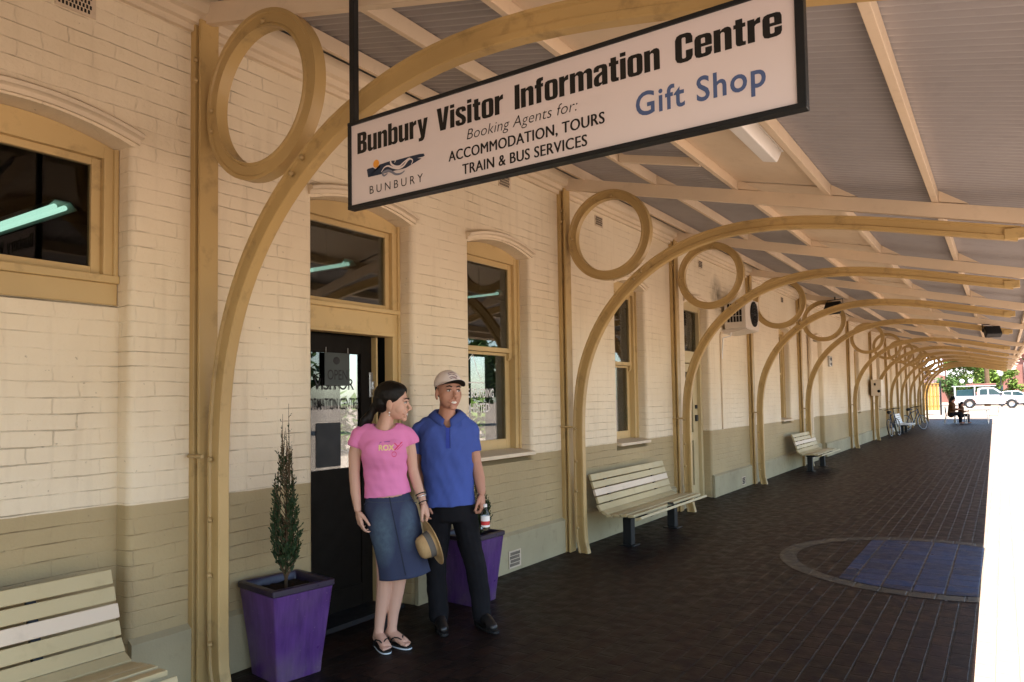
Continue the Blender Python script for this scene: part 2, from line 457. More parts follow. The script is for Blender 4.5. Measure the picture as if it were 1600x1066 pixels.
def text_bm(body, offset=0., spacing=1.):
    cu = bpy.data.curves.new('t', 'FONT'); cu.body = body; cu.size = 1; cu.offset = offset; cu.space_character = spacing
    cu.resolution_u = 4; cu.fill_mode = 'FRONT'
    o = bpy.data.objects.new('t', cu); C.objects.link(o)
    dg = bpy.context.evaluated_depsgraph_get(); dg.update()
    me = bpy.data.meshes.new_from_object(o.evaluated_get(dg))
    bpy.data.objects.remove(o); bpy.data.curves.remove(cu)
    b = bmesh.new(); b.from_mesh(me); bpy.data.meshes.remove(me)
    return b
def add_text(mb, body, u0, u1, v0, cap, to3d, offset=0., spacing=1., thick=.0):
    """fit text between u0..u1, baseline v0, capital height cap; to3d maps (u,v)->3D"""
    ref = text_bm('H', offset); ch = max(v.co.y for v in ref.verts)-max(0, min(v.co.y for v in ref.verts)) ; by = min(v.co.y for v in ref.verts)
    ch = max(v.co.y for v in ref.verts)-by; ref.free()
    b = text_bm(body, offset, spacing)
    x0 = min(v.co.x for v in b.verts); x1 = max(v.co.x for v in b.verts)
    for v in b.verts:
        u = u0+(v.co.x-x0)/(x1-x0)*(u1-u0); w = v0+(v.co.y-by)/ch*cap
        v.co = Vector(to3d(u, w))
    mb._take(b)

# ------------------------------------------------------------------ ground
def eave_x(y): return 4.64-.0085*max(y, -4)
mb = MB(); mb.quad([(-260,-200,-.004),(260,-200,-.004),(260,58,-.004),(-260,58,-.004)])
mb.quad([(-260,58,-.004),(260,58,-.004),(260,66,.36),(-260,66,.36)])
mb.quad([(-260,66,.36),(260,66,.36),(260,900,.36),(-260,900,.36)])
struct(mb.build('ground', M['ground']))
mb = MB()
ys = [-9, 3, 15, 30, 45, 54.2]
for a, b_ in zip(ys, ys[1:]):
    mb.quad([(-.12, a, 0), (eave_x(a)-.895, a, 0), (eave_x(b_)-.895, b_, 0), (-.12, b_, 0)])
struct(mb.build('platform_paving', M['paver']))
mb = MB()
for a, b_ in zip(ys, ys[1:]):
    mb.quad([(eave_x(a)-.895, a, 0), (9, a, 0), (9, b_, 0), (eave_x(b_)-.895, b_, 0)])  # pale colour starts at the eave's shadow line to imitate sunlight
struct(mb.build('sun_painted_paving', M['sun_painted_pave']))
# inlaid roundel in the paving
cx, cy, RO, RI = 3.28, 7.92, 1.34, 1.18
clipx = lambda x, y: min(x, eave_x(y)-.895)
mb = MB()
N = 72
ringp = []
for k in range(N+1):
    a = math.radians(62)+math.radians(236)*k/N
    ringp.append(((cx+RO*math.cos(a), cy+RO*math.sin(a)), (cx+RI*math.cos(a), cy+RI*math.sin(a))))
for (o1, i1), (o2, i2) in zip(ringp, ringp[1:]):
    mb.quad([(clipx(*o1), o1[1], .004), (clipx(*o2), o2[1], .004), (clipx(*i2), i2[1], .004), (clipx(*i1), i1[1], .004)])
struct(mb.build('paving_ring', M['paver_pale']))
mb = MB(); b = bmesh.new()
pp = [(2.64, cy+math.sqrt(RI**2-(2.64-cx)**2)-.02), (2.64, cy-math.sqrt(RI**2-(2.64-cx)**2)+.02)]
for k in range(20):
    x = 2.66+(3.68-2.66)*k/19; pp.append((x, cy-math.sqrt(max(0, RI**2-(x-cx)**2))+.02))
for k in range(20):
    x = 3.68-(3.68-2.66)*k/19; pp.append((x, cy+math.sqrt(max(0, RI**2-(x-cx)**2))-.02))
b.faces.new([b.verts.new((x, y, .004)) for x, y in pp]); mb._take(b)
struct(mb.build('paving_roundel', M['paver_blue']))

# ------------------------------------------------------------------ station building
bld = thing('station_building', 'long painted brick station building, cream above and khaki below, arched windows', 'building', (0,0,0))
ZT = 4.06; SPR = 3.02; RISE = .085; DEP = .25; BR = .045; FD = .16; SHIFT = -.085
# (y0, y1, apron top, apron x)
OPEN = [(-2.1,-1.1,2.15,-.12), (1.10,2.10,2.15,-.12), (3.36,4.37,0,0), (5.13,6.13,1.10,0), (8.07,8.97,1.06,0), (10.42,11.48,0,0), (15.95,16.85,1.1,0),
        (19.3,20.4,3.0,-.12), (25.3,26.3,1.1,0), (30.2,31.2,1.1,0), (34,34.9,3.0,-.12), (37.6,38.5,1.1,0), (41.3,42.2,1.1,0)]
mb = MB()
def arcz(y, y0, y1):
    t = (y-y0)/(y1-y0)*2-1
    return SPR+RISE*(1-t*t)
prev = -9.0
def pier(a, b_, ra, rb):
    prof = []
    if ra:
        prof.append((-DEP, a))
        for k in range(7): an = PI*k/12; prof.append((-BR+BR*math.sin(an), a+BR-BR*math.cos(an)))
    else: prof.append((0, a))
    if rb:
        for k in range(7): an = PI*k/12; prof.append((-BR+BR*math.cos(an), b_-BR+BR*math.sin(an)))
        prof.append((-DEP, b_))
    else: prof.append((0, b_))
    for (p, q) in zip(prof, prof[1:]):
        mb.quad([(p[0], p[1], 0), (q[0], q[1], 0), (q[0], q[1], SPR), (p[0], p[1], SPR)])
    mb.quad([(0, a, SPR), (0, b_, SPR), (0, b_, ZT), (0, a, ZT)])
    if ra: mb.bm.faces.new([mb.bm.verts.new(p) for p in [(0, a, SPR)]+[(x, y, SPR) for x, y in prof[1:8]]])
    if rb: mb.bm.faces.new([mb.bm.verts.new(p) for p in [(x, y, SPR) for x, y in prof[-8:-1]]+[(0, b_, SPR)]])
for i, (y0, y1, at, ax) in enumerate(OPEN):
    pier(prev, y0, i > 0, True)
    N = 14
    yy = [y0+(y1-y0)*k/N for k in range(N+1)]
    for a, b_ in zip(yy, yy[1:]):
        za, zb = arcz(a, y0, y1), arcz(b_, y0, y1)
        mb.quad([(0, a, za), (0, b_, zb), (0, b_, ZT), (0, a, ZT)])
        mb.quad([(-DEP, a, za), (-DEP, b_, zb), (0, b_, zb), (0, a, za)])
    if at:
        if ax < 0:
            mb.quad([(ax, y0, 0), (ax, y1, 0), (ax, y1, at), (ax, y0, at)])
        else:
            mb.quad([(0, y0-BR, 0), (0, y1+BR, 0), (0, y1+BR, at-.09), (0, y0-BR, at-.09)])
            mb.quad([(0, y0-BR, at-.09), (0, y1+BR, at-.09), (-.22, y1+BR, at-.02), (-.22, y0-BR, at-.02)])
            for yv in (y0, y1):     # close the rounded corner of the pier beside the apron
                pass
    prev = y1
pier(prev, 48.6, True, False)
mb.quad([(0,48.6,0),(-6,48.6,0),(-6,48.6,ZT),(0,48.6,ZT)])
bmesh.ops.remove_doubles(mb.bm, verts=list(mb.bm.verts), dist=.0004)
mb.build('wall', M['wall'], bld, True, 35)
# back wall, roof and the dark rooms
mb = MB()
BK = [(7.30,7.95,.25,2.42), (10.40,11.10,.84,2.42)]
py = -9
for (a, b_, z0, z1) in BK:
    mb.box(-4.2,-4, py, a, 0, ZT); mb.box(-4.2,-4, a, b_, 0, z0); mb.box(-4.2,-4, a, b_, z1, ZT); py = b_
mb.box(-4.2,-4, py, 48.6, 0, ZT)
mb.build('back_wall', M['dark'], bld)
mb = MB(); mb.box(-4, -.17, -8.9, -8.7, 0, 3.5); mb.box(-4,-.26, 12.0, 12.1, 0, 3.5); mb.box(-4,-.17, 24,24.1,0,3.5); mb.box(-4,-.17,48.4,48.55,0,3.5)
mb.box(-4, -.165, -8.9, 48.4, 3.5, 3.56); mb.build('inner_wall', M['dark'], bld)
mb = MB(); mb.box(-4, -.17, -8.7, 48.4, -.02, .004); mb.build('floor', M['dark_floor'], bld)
mb = MB(); mb.prism([(-6.5, 4.2), (.12, 4.112), (.12, 4.16), (-3.4, 6.2), (-6.5, 4.3)], 1, -9, 48.6); mb.build('roof', M['sheet'], bld)
# plinth in lengths between the doorways
mb = MB()
def plen(a, b_, x):
    if b_-a > .02: mb.prism([(x, 0), (x+.035, 0), (x+.035, .335), (x, .36)], 1, a, b_)
py = -9
for (y0, y1, at, ax) in OPEN:
    if at and ax == 0: continue
    plen(py, y0-.004, 0)
    if at: plen(y0+.004, y1-.004, ax)
    py = y1+.004
plen(py, 48.6, 0)
mb.build('plinth', M['plinth'], bld)
mb = MB()
prof = [(0, 3.80), (.03, 3.80), (.035, 3.835), (.065, 3.84), (.075, 3.88), (.11, 3.89), (.125, 3.94), (.125, 4.0), (0, 4.0)]
mb.prism(prof, 1, -9, 48.6); mb.build('cornice', M['hood'], bld)

def hood(y0, y1, parent):
    mb = MB(); N = 18; pr = [(0, .0), (.018, .0), (.022, .022), (.03, .028), (.052, .03), (.055, .05), (.04, .062), (.0, .07)]
    fr = []
    a, b_ = y0-.04, y1+.04
    for k in range(N+1):
        y = a+(b_-a)*k/N; t = k/N*2-1
        z = SPR+.012+(RISE)*(1-t*t)
        fr.append((Vector((.0, y, z)), Vector((1,0,0)), Vector((0, .10*t, 1))))
    mb.sweep(pr, fr)
    o = mb.build('hood_mould', M['hood'], parent, True, 40)
    if parent is not bld: o.location.x = -SHIFT

def headboard(mb, y0, y1, x0, x1, z0):
    N = 14; b = bmesh.new()
    yy = [y0+(y1-y0)*k/N for k in range(N+1)]
    pts = [(y, arcz(y, y0, y1)-.003) for y in yy]+[(y1, z0), (y0, z0)]
    mb.prism(pts, 0, x0, x1)

def pane(y0, y1, z0, z1, x, parent, name='pane'):
    mb = MB(); mb.box(x-.004, x, y0, y1, z0, z1); return mb.build(name, M['glass'], parent)

def sash_window(y0, y1, z0, mid, fr_w=.075, label=None, two=True):
    root = bpy.data.objects.new('window', None); C.objects.link(root); root.parent = bld; root.empty_display_size = .1; root.location.x = SHIFT
    e = .003
    mb = MB()
    for a, b_ in ((y0+e, y0+fr_w), (y1-fr_w, y1-e)):
        mb.box(-FD+.01, -.055, a, b_, z0, SPR, .006)
    mb.box(-FD+.015, -.035, y0+e, y0+.028, z0, SPR, .006); mb.box(-FD+.015, -.035, y1-.028, y1-e, z0, SPR, .006)
    headboard(mb, y0+e, y1-e, -FD+.012, -.06, SPR-.06)
    mb.build('frame', M['ochre2'], root)
    # sashes
    a, b_ = y0+fr_w, y1-fr_w; sw = .055
    if two:
        mb = MB(); x0, x1 = -.125, -.09
        mb.box(x0, x1, a, a+sw, mid-.03, SPR-.06, .004); mb.box(x0, x1, b_-sw, b_, mid-.03, SPR-.06, .004)
        mb.box(x0+.001, x1-.001, a+sw, b_-sw, SPR-.115, SPR-.06, .004); mb.box(x0+.001, x1-.001, a+sw, b_-sw, mid-.03, mid+.015, .004)
        for yv in (a, b_-sw): mb.prism([(x0, mid-.03), (x1, mid-.03), (x1-.006, mid-.08), (x1-.02, mid-.10), (x0+.004, mid-.105)], 1, yv+.006, yv+sw-.006)
        mb.build('sash', M['ochre2'], root)
        pane(a+sw-.004, b_-sw+.004, mid, SPR-.1, -.105, root)
        mb = MB(); x0, x1 = -.158, -.128
        mb.box(x0, x1, a, a+sw+.015, z0, mid-.032, .004); mb.box(x0, x1, b_-sw-.015, b_, z0, mid-.032, .004)
        mb.box(x0+.001, x1-.001, a+sw+.015, b_-sw-.015, z0, z0+.10, .004); mb.box(x0+.001, x1-.001, a+sw, b_-sw, mid-.06, mid-.032, .003)
        mb.build('sash', M['ochre2'], root)
        pane(a+sw, b_-sw, z0+.09, mid-.04, -.14, root)
    else:
        mb = MB(); x0, x1 = -.135, -.09
        mb.box(x0, x1, a, a+.05, mid, SPR-.06, .004); mb.box(x0, x1, b_-.05, b_, mid, SPR-.06, .004)
        mb.box(x0+.001, x1-.001, a+.05, b_-.05, SPR-.10, SPR-.06, .004); mb.box(x0+.001, x1-.001, a+.05, b_-.05, mid, mid+.05, .004)
        mb.build('sash', M['ochre2'], root)
        pane(a+.046, b_-.046, mid+.04, SPR-.09, -.11, root)
    # sill
    mb = MB()
    if two: mb.prism([(-.20, z0-.045), (.045, z0-.06), (.05, z0-.025), (-.20, z0+.004)], 1, y0+.004, y1-.004, .004)
    else:
        mb.box(-.13, -.045, y0+.004, y1-.004, z0-.155, z0-.04, .004); mb.box(-.13, -.02, y0+.002, y1-.002, z0-.04, z0+.004, .006)
        mb.box(-.125, -.035, y0+.005, y1-.005, z0-.175, z0-.155, .004)
    o = mb.build('sill', M['ochre2'] if not two else M['hood'], root)
    if two: o.location.x = -SHIFT
    hood(y0, y1, root)
    return root
sash_window(-2.1, -1.1, 2.31, 2.31, two=False)
sash_window(1.10, 2.10, 2.31, 2.31, two=False)
w3 = sash_window(5.13, 6.13, 1.12, 2.10)
w4 = sash_window(8.07, 8.97, 1.08, 2.06)
for (y0, y1) in ((15.95,16.85), (25.3,26.3), (30.2,31.2), (37.6,38.5), (41.3,42.2)): sash_window(y0, y1, 1.12, 2.1)
wallmap = lambda x: (lambda u, v: (x, u, v))
# lettering on the glass
mb = MB(); add_text(mb, 'SKATE BOARDING', 5.205, 5.79, 1.63, .085, wallmap(-.1375), .012); mb.build('lettering', M['white'], w3); mb = MB()
add_text(mb, 'PROHIBITED', 5.25, 5.715, 1.49, .085, wallmap(-.1375), .012)
mb.build('lettering', M['white'], w3); mb = MB()
mb.box(-.1385, -.1375, 5.29, 5.64, 1.765, 1.775)
def wline(pts, w=.0035, x=-.138):
    for (a, b_) in zip(pts, pts[1:]):
        a = Vector((x, *a)); b2 = Vector((x, *b_)); d = (b2-a).normalized(); n = Vector((0, -d.z, d.y))*w
        mb.quad([a-n, b2-n, b2+n, a+n])
wline([(5.30,1.80),(5.33,1.93),(5.46,2.04),(5.53,1.88),(5.59,1.80)]); wline([(5.36,2.06),(5.35,1.80)]); wline([(5.455,2.07),(5.455,2.03)])
mb.build('line_drawing', M['white'], w3)
mb = MB(); mb.box(-.1385, -.137, 8.215, 8.32, 1.18, 1.36); mb.build('notice', M['white'], w4)
mb = MB(); mb.box(-.1368, -.1362, 8.235, 8.30, 1.26, 1.33); mb.box(-.1368,-.1362,8.235,8.30,1.20,1.235); mb.build('notice_print', M['blue'], w4)

# entrance door: frame, transom light, glazed leaf standing ajar
y0, y1 = 3.36, 4.37; e = .003
door = bpy.data.objects.new('entrance_door', None); C.objects.link(door); door.parent = bld; door.empty_display_size = .1; door.location.x = SHIFT
mb = MB()
for a, b_ in ((y0+e, y0+.075), (y1-.075, y1-e)): mb.box(-FD+.01, -.055, a, b_, 0, SPR, .006)
mb.box(-FD+.015, -.035, y0+e, y0+.028, 0, SPR, .006); mb.box(-FD+.015, -.035, y1-.028, y1-e, 0, SPR, .006)
headboard(mb, y0+e, y1-e, -FD+.012, -.06, SPR-.06)
mb.box(-.148, -.05, y0+.07, y1-.07, 2.14, 2.30, .005); mb.box(-.148, -.03, y0+.03, y1-.03, 2.30, 2.335, .007); mb.box(-.149,-.04, y0+.075,y1-.075,2.12,2.142,.004)
mb.build('frame', M['ochre2'], door)
mb = MB(); a, b_ = y0+.075, y1-.075
mb.box(-.135, -.09, a, a+.045, 2.335, SPR-.06, .004); mb.box(-.135, -.09, b_-.045, b_, 2.335, SPR-.06, .004)
mb.box(-.134, -.091, a+.045, b_-.045, SPR-.10, SPR-.06, .004); mb.box(-.134, -.091, a+.045, b_-.045, 2.335, 2.37, .004)
mb.build('transom_sash', M['ochre2'], door)
pane(a+.04, b_-.04, 2.36, SPR-.09, -.11, door, 'transom_pane')
# leaf: y from 3.44 to 4.22, set back
lx0, lx1 = -.26, -.215
mb = MB()
mb.box(lx0, lx1, 3.40, 3.50, .01, 2.12, .004); mb.box(lx0, lx1, 4.10, 4.215, .01, 2.12, .004)
mb.box(lx0+.001, lx1-.001, 3.50, 4.10, 1.98, 2.12, .004); mb.box(lx0+.001, lx1-.001, 3.50, 4.10, .01, .2, .004)
mb.box(lx0+.012, lx1-.012, 3.495, 4.105, .19, 1.10)
mb.build('leaf', paint('brown_door_paint', (.008, .006, .004, 1), .6, .15, 9, .08, .1, .12), door)
pane(3.495, 4.105, 1.10, 1.99, -.235, door)
mb = MB(); mb.box(lx1, lx1+.012, 4.18, 4.235, 1.64, 1.84, .004); mb.box(lx1+.012, lx1+.03, 4.195, 4.22, 1.70, 1.77, .004); mb.build('lock', M['steel'], door)
mb = MB(); mb.box(-.30, -.165, 4.216, 4.235, .0, 2.12, .004); mb.build('door_edge', M['ochre2'], door)
mb = MB(); mb.prism([(-.3, .004), (.06, .004), (.04, .03), (-.3, .035)], 1, y0+.08, y1-.08); mb.build('threshold', M['black_metal'], door)
mb = MB(); tm = wallmap(-.2335)
add_text(mb, 'VISITOR', 3.64, 4.04, 1.70, .085, tm, .008); mb.build('lettering', M['black'], door); mb = MB()
add_text(mb, 'INFORMATION CENTRE', 3.52, 4.085, 1.55, .085, tm, .006)
mb.build('lettering', M['black'], door)
mb = MB(); mb.box(-.2345,-.2335,3.66,3.90,1.12,1.45); mb.build('poster', paint('dim_poster', (.02,.023,.027,1), .5, .4, 9, 0), door)
op = MB(); op.box(-.212, -.206, 3.72, 3.97, 1.73, 1.98, .002)
t = thing('open_sign', 'small grey OPEN board hanging inside the glazed entrance door', 'sign', (SHIFT,0,0))
op.build('board', paint('grey_board', (.05, .06, .056, 1), .5, .1, 9, 0), t)
mb = MB(); add_text(mb, 'OPEN', 3.745, 3.945, 1.775, .075, wallmap(-.2045), .004); mb.build('lettering', M['black'], t)
mb = MB(); mb.ell((-.205, 3.835, 1.92), (.002, .035, .03), None, 2); mb.build('emblem', M['black'], t)
mb = MB(); mb.tube([(-.209, 3.735, 1.975), (-.209, 3.735, 2.02)], .0015, 5); mb.build('cord', M['white'], t); mb = MB(); mb.tube([(-.209, 3.955, 1.975), (-.209, 3.955, 2.02)], .0015, 5); mb.build('cord', M['white'], t)

# second door (narrow, cream, glazed)
y0, y1 = 10.42, 11.48
d2 = bpy.data.objects.new('side_door', None); C.objects.link(d2); d2.parent = bld; d2.empty_display_size = .1; d2.location.x = SHIFT
mb = MB()
for a, b_ in ((y0+e, y0+.08), (y1-.08, y1-e)): mb.box(-FD+.01, -.05, a, b_, 0, SPR, .006)
headboard(mb, y0+e, y1-e, -FD+.012, -.06, SPR-.06)
mb.box(-.148, -.045, y0+.07, y1-.07, 2.14, 2.32, .005); mb.build('frame', M['khaki'], d2)
pane(y0+.08, y1-.08, 2.32, SPR-.06, -.11, d2, 'transom_pane')
mb = MB(); a, b_ = y0+.085, y1-.085
mb.box(-.15,-.105,a,a+.12,.02,2.13,.004); mb.box(-.15,-.105,b_-.2,b_,.02,2.13,.004)
for z0, z1 in ((.02,.22),(.92,1.05),(2.0,2.13)): mb.box(-.149,-.106,a+.12,b_-.2,z0,z1,.004)
mb.build('leaf', M['khaki'], d2)
pane(a+.115, b_-.195, .2, 2.02, -.128, d2)
mb = MB(); mb.box(-.106,-.075,b_-.13,b_-.05,1.22,1.32,.006); mb.build('handle', M['black_metal'], d2); mb = MB(); mb.box(-.106,-.08,b_-.12,b_-.06,1.42,1.48,.006); mb.build('lock', M['black_metal'], d2)
hood(y0, y1, d2)
hood(3.36, 4.37, door)
hood(19.3, 20.4, bld)
# air bricks
def airbrick(y, z, w=.2, h=.125, x=.0):
    mb = MB(); mb.box(x, x+.008, y-w/2, y+w/2, z-h/2, z+h/2, .002); v = mb.build('air_vent', M['vent'], bld)
    mb = MB()
    for r in range(4):
        for k in range(9):
            yy = y-w/2+.014+(w-.028)*(k+.25+.5*(r % 2))/9.5; zz = z-h/2+.012+(h-.024)*(r+.12)/4
            mb.box(x+.008, x+.0095, yy-.0052, yy+.0052, zz, zz+(h-.024)/4*.8)
    mb.build('vent_slots', M['slot'], v)
for (y, z) in ((1.80,3.70),(3.88,3.715),(5.70,3.70),(7.67,3.70),(11.15,3.70),(16.28,3.68),(-1.5,3.7)): airbrick(y, z)
airbrick(5.73, .115, .2, .16, .036); airbrick(13.0, .12, .2, .14, .036)
# conduit, door closer bits
mb = MB(); mb.tube([(.016, 12.02, 1.07), (.016, 12.02, 2.62), (.016, 12.06, 2.68), (.016, 12.9, 2.70)], .013, 8); mb.build('conduit', M['hood'], bld)
mb = MB(); mb.tube([(.05, 18.6, .1), (.05, 18.6, 3.8)], .045, 10); mb.build('downpipe', M['hood'], bld)

# intercom
t = thing('intercom', 'small grey intercom box fixed on the wall pier', 'intercom', (0, 21.2, 2.38))
mb = MB(); mb.box(0,.06,-.16,.16,0,.28,.01); mb.build('case', M['steel'], t)
mb = MB(); mb.box(.06,.066,-.09,.09,.16,.24); mb.box(.06,.066,-.09,.09,.03,.10); mb.build('grille', M['black_metal'], t)
# meter box
t = thing('meter_box', 'cream metal meter box mounted high on a wall post', 'meter box', (0, 27.9, 1.56))
mb = MB(); mb.box(.1,.42,0,.6,0,.56,.012); mb.build('case', M['meter'], t)
mb = MB(); mb.box(.2,.25,-.012,0,.36,.44); mb.ell((.34,-.005,.16),(.05,.012,.05),None,2); mb.build('latch', M['slot'], t)

# ------------------------------------------------------------------ fluorescent lights inside the rooms
for i, (y, lab) in enumerate(((2.2, 'green glowing fluorescent tube light inside the leftmost window'), (4.64, 'green glowing fluorescent tube light inside above the entrance door'),
                 (7.03, 'green glowing fluorescent tube light in the window right of the entrance door'), (9.45, 'green glowing fluorescent tube light in the window above the second bench'))):
    t = thing('fluorescent_light', lab, 'ceiling light', (-1.7, y, 2.86), 0, 'fluorescent tube lights inside')
    mb = MB(); mb.prism([(-.09,0),(-.05,.05),(.05,.05),(.09,0),(.085,0),(.045,.044),(-.045,.044),(-.085,0)], 0, -.7, .7); mb.build('reflector', M['tube_case'], t)
    mb = MB(); mb.tube([(-.66,-.03,.012),(.66,-.03,.012)], .017, 10); mb.tube([(-.66,.03,.012),(.66,.03,.012)], .017, 10); mb.build('tube', M['tube'], t)
    mb = MB(); mb.tube([(-.4,0,.05),(-.4,0,.64)], .006, 6); mb.tube([(.4,0,.05),(.4,0,.64)], .006, 6); mb.build('hanger', M['black_metal'], t)

# ------------------------------------------------------------------ wall brackets
PY = [-5.9, -1.75, 2.45, 6.70, 9.85, 13.58, 17.55, 23.9, 28.4, 32.4, 36.0, 39.6, 43.5, 46.5, 48.5]
OUT = [(.135,0),(.13,.5),(.13,.9),(.13,1.3),(.150,1.62),(.205,1.92),(.31,2.20),(.455,2.45),(.64,2.67),(.87,2.865),(1.13,3.025),(1.42,3.135),(1.72,3.20),(2.05,3.222),(2.47,3.195),(2.98,3.11),(3.5,2.995),(4.06,2.868)]
def smooth_path(p, n=3):
    out = []
    for i in range(len(p)-1):
        p0, p1, p2, p3 = [Vector(p[max(0, min(len(p)-1, i+k))]) for k in (-1, 0, 1, 2)]
        for j in range(n):
            t = j/n
            out.append(.5*((2*p1)+(-p0+p2)*t+(2*p0-5*p1+4*p2-p3)*t*t+(-p0+3*p1-3*p2+p3)*t**3))
    out.append(Vector(p[-1])); return out
def make_bracket():
    t = thing('wall_bracket', '', 'bracket', (0,0,0), 0, 'arched verandah brackets along the wall')
    mb = MB()
    mb.box(0, .044, -.005, .125, 0, 3.86, .003); mb.box(.016, .07, .035, .085, 0, 3.86, .002); mb.box(.07, .09, 0, .12, 0, 3.86, .004)
    mb.build('post', M['ochre'], t)
    path = smooth_path(OUT)
    prof = [(0,-.031),(.014,-.031),(.022,-.02),(.072,-.02),(.08,-.034),(.108,-.034),(.113,-.028),(.113,.028),(.108,.034),(.08,.034),(.072,.02),(.022,.02),(.014,.031),(0,.031)]
    fr = []
    for i, p in enumerate(path):
        d = (path[min(i+1, len(path)-1)]-path[max(i-1, 0)]).normalized()
        nrm = Vector((d.y, -d.x))       # towards the inside of the curve
        sp = 0
        if p.y < .16: sp = (.16-p.y)*.22
        fr.append((Vector((p.x+sp, .06, p.y)), Vector((nrm.x, 0, nrm.y)), Vector((0, 1, 0))))
    mb = MB(); mb.sweep(prof, fr); mb.build('arch', M['ochre'], t, True, 25)
    # ring
    mb = MB(); N = 72; fr = []
    prof = [(0,-.036),(.02,-.036),(.026,-.028),(.075,-.028),(.083,-.036),(.095,-.036),(.095,.036),(.083,.036),(.075,.028),(.026,.028),(.02,.036),(0,.036)]
    prof = [(-a, b_) for a, b_ in prof][::-1]
    rr = []
    for k in range(N):
        a = 2*PI*k/N; r = Vector((math.cos(a), 0, math.sin(a)))
        rr.append([Vector((.582, .06, 3.290))+r*(.467+p[0])+Vector((0, p[1], 0)) for p in prof])
    rr.append([v.copy() for v in rr[0]])
    mb.rings(rr, False); bmesh.ops.remove_doubles(mb.bm, verts=list(mb.bm.verts), dist=.0002)
    bmesh.ops.recalc_face_normals(mb.bm, faces=list(mb.bm.faces)); mb.build('ring', M['ochre'], t, True, 25)
    def bolt(x, z, y=.028, ax='y'):
        mb = MB(); mm = Matrix.Translation((x, y, z)) @ Matrix.Rotation(PI/2, 4, 'X')
        mb.lathe([(.016, -.004), (.016, .004), (.013, .010), (.006, .014), (.0, .0145)], 10, mm); mb.build('bolt', M['bolt'], t, True, 40)
    for x, z in ((.165,.26),(.16,.64),(.16,.95),(.16,1.29),(.155,3.18),(.158,3.30),(.86,2.80),(.94,2.87)): bolt(x, z, .026)
    bolt(.05, 3.62, -.003); bolt(.05, 3.50, -.003); bolt(.62, 3.69, .03)
    mb = MB(); mb.tube([(0,.0,1.31),(.04,-.03,1.31),(.17,-.03,1.31)], .011, 8); mb.build('wall_tie', M['bolt'], t, True, 40)
    mb = MB(); mb.box(3.95, 4.10, .02, .10, 2.775, 2.86, .006); mb.build('end_block', M['ochre'], t)
    return t
br0 = make_bracket()
BL = {2: 'nearest arched bracket, its big ring at upper left between the purple pot and bench',
      3: 'arched bracket standing at the left end of the second bench, with a pale ring',
      4: 'arched bracket at the right end of the second bench, left of the cream side door',
      5: 'arched bracket just right of the white air conditioner',
      6: 'arched bracket beside the bare third bench, floodlight above its ring',
      7: 'arched bracket next past the wall intercom, well beyond the third bench',
      8: 'arched bracket carrying the cream meter box',
      9: 'arched bracket just behind the far silver bench'}
for i, y in enumerate(PY):
    t = br0 if i == 0 else copy_tree(br0)
    t.location = (0, y-.0, 0)
    t['label'] = BL.get(i, 'far ochre arched bracket in the tight row past the silver bench' if i > 9 else 'ochre arched bracket behind the viewer')

# ------------------------------------------------------------------ canopy
can = thing('verandah_roof', 'long sloping verandah roof of corrugated sheet over cream rafters and purlins', 'verandah', (0,0,0))
Y0, Y1 = -8.5, 50.3
mb = MB()
n = int((Y1-Y0)/.076*5)
xs = [.0, 1.6, 3.2, 1.0]   # last handled as eave
rows = [[], []]
b = bmesh.new(); prevv = None
for k in range(n+1):
    y = Y0+(Y1-Y0)*k/n; w = .0125*math.cos(2*PI*y/.076)
    vs = [b.verts.new((x, y, 4.10-.24*x+w)) for x in (-.3, 2.3, eave_x(y))]
    if prevv:
        for j in range(2): b.faces.new((prevv[j], vs[j], vs[j+1], prevv[j+1]))
    prevv = vs
mb._take(b)
sh = mb.build('roof_sheet', M['sheet'], can, True)
# upper face: a thin solid so the sheet has thickness
PX = [.30, 1.10, 1.90, 2.70, 3.50, 4.28]
for x in PX:
    mb = MB(); zt = 4.088-.24*x
    mb.prism([(x-.024, zt-.098), (x+.024, zt-.108), (x+.024, zt-.006), (x-.024, zt+.004)], 1, Y0+.3, Y1-.2, .003)
    mb.build('purlin', M['cream'], can)
for y in PY:
    if y < Y1:
        mb = MB()
        mb.prism([(.02, 3.86), (4.12, 2.872), (4.3, 2.845), (4.5, 2.87), (4.5, 2.90), (.02, 3.988)], 1, y+.035, y+.085, .003)
        for x in PX[1:5]:     # packing cleats beside the purlins
            zr = 3.992-.24*x
            mb.prism([(x+.026, zr-.006), (x+.23, zr-.055), (x+.026, zr+.085)], 1, y+.04, y+.08)
        mb.build('rafter', M['cream'], can)
mb = MB()
for k, (a, b_) in enumerate(zip(PY, PY[1:])):
    if 2 <= k <= 8 or k == 1:
        mb2 = MB(); xa, xb = 1.93, 2.675
        mb2.prism([(xa, 4.066-.24*xa), (xb, 4.066-.24*xb), (xb, 4.078-.24*xb), (xa, 4.078-.24*xa)], 1, a+.09, b_+.03)
        mb2.build('soffit_panel', M['cream'], can)
mb = MB(); mb.prism([(1.13, 3.71), (1.87, 3.53), (1.87, 3.60), (1.13, 3.78)], 1, 5.86, 5.90, .003); mb.build('noggin', M['cream'], can)
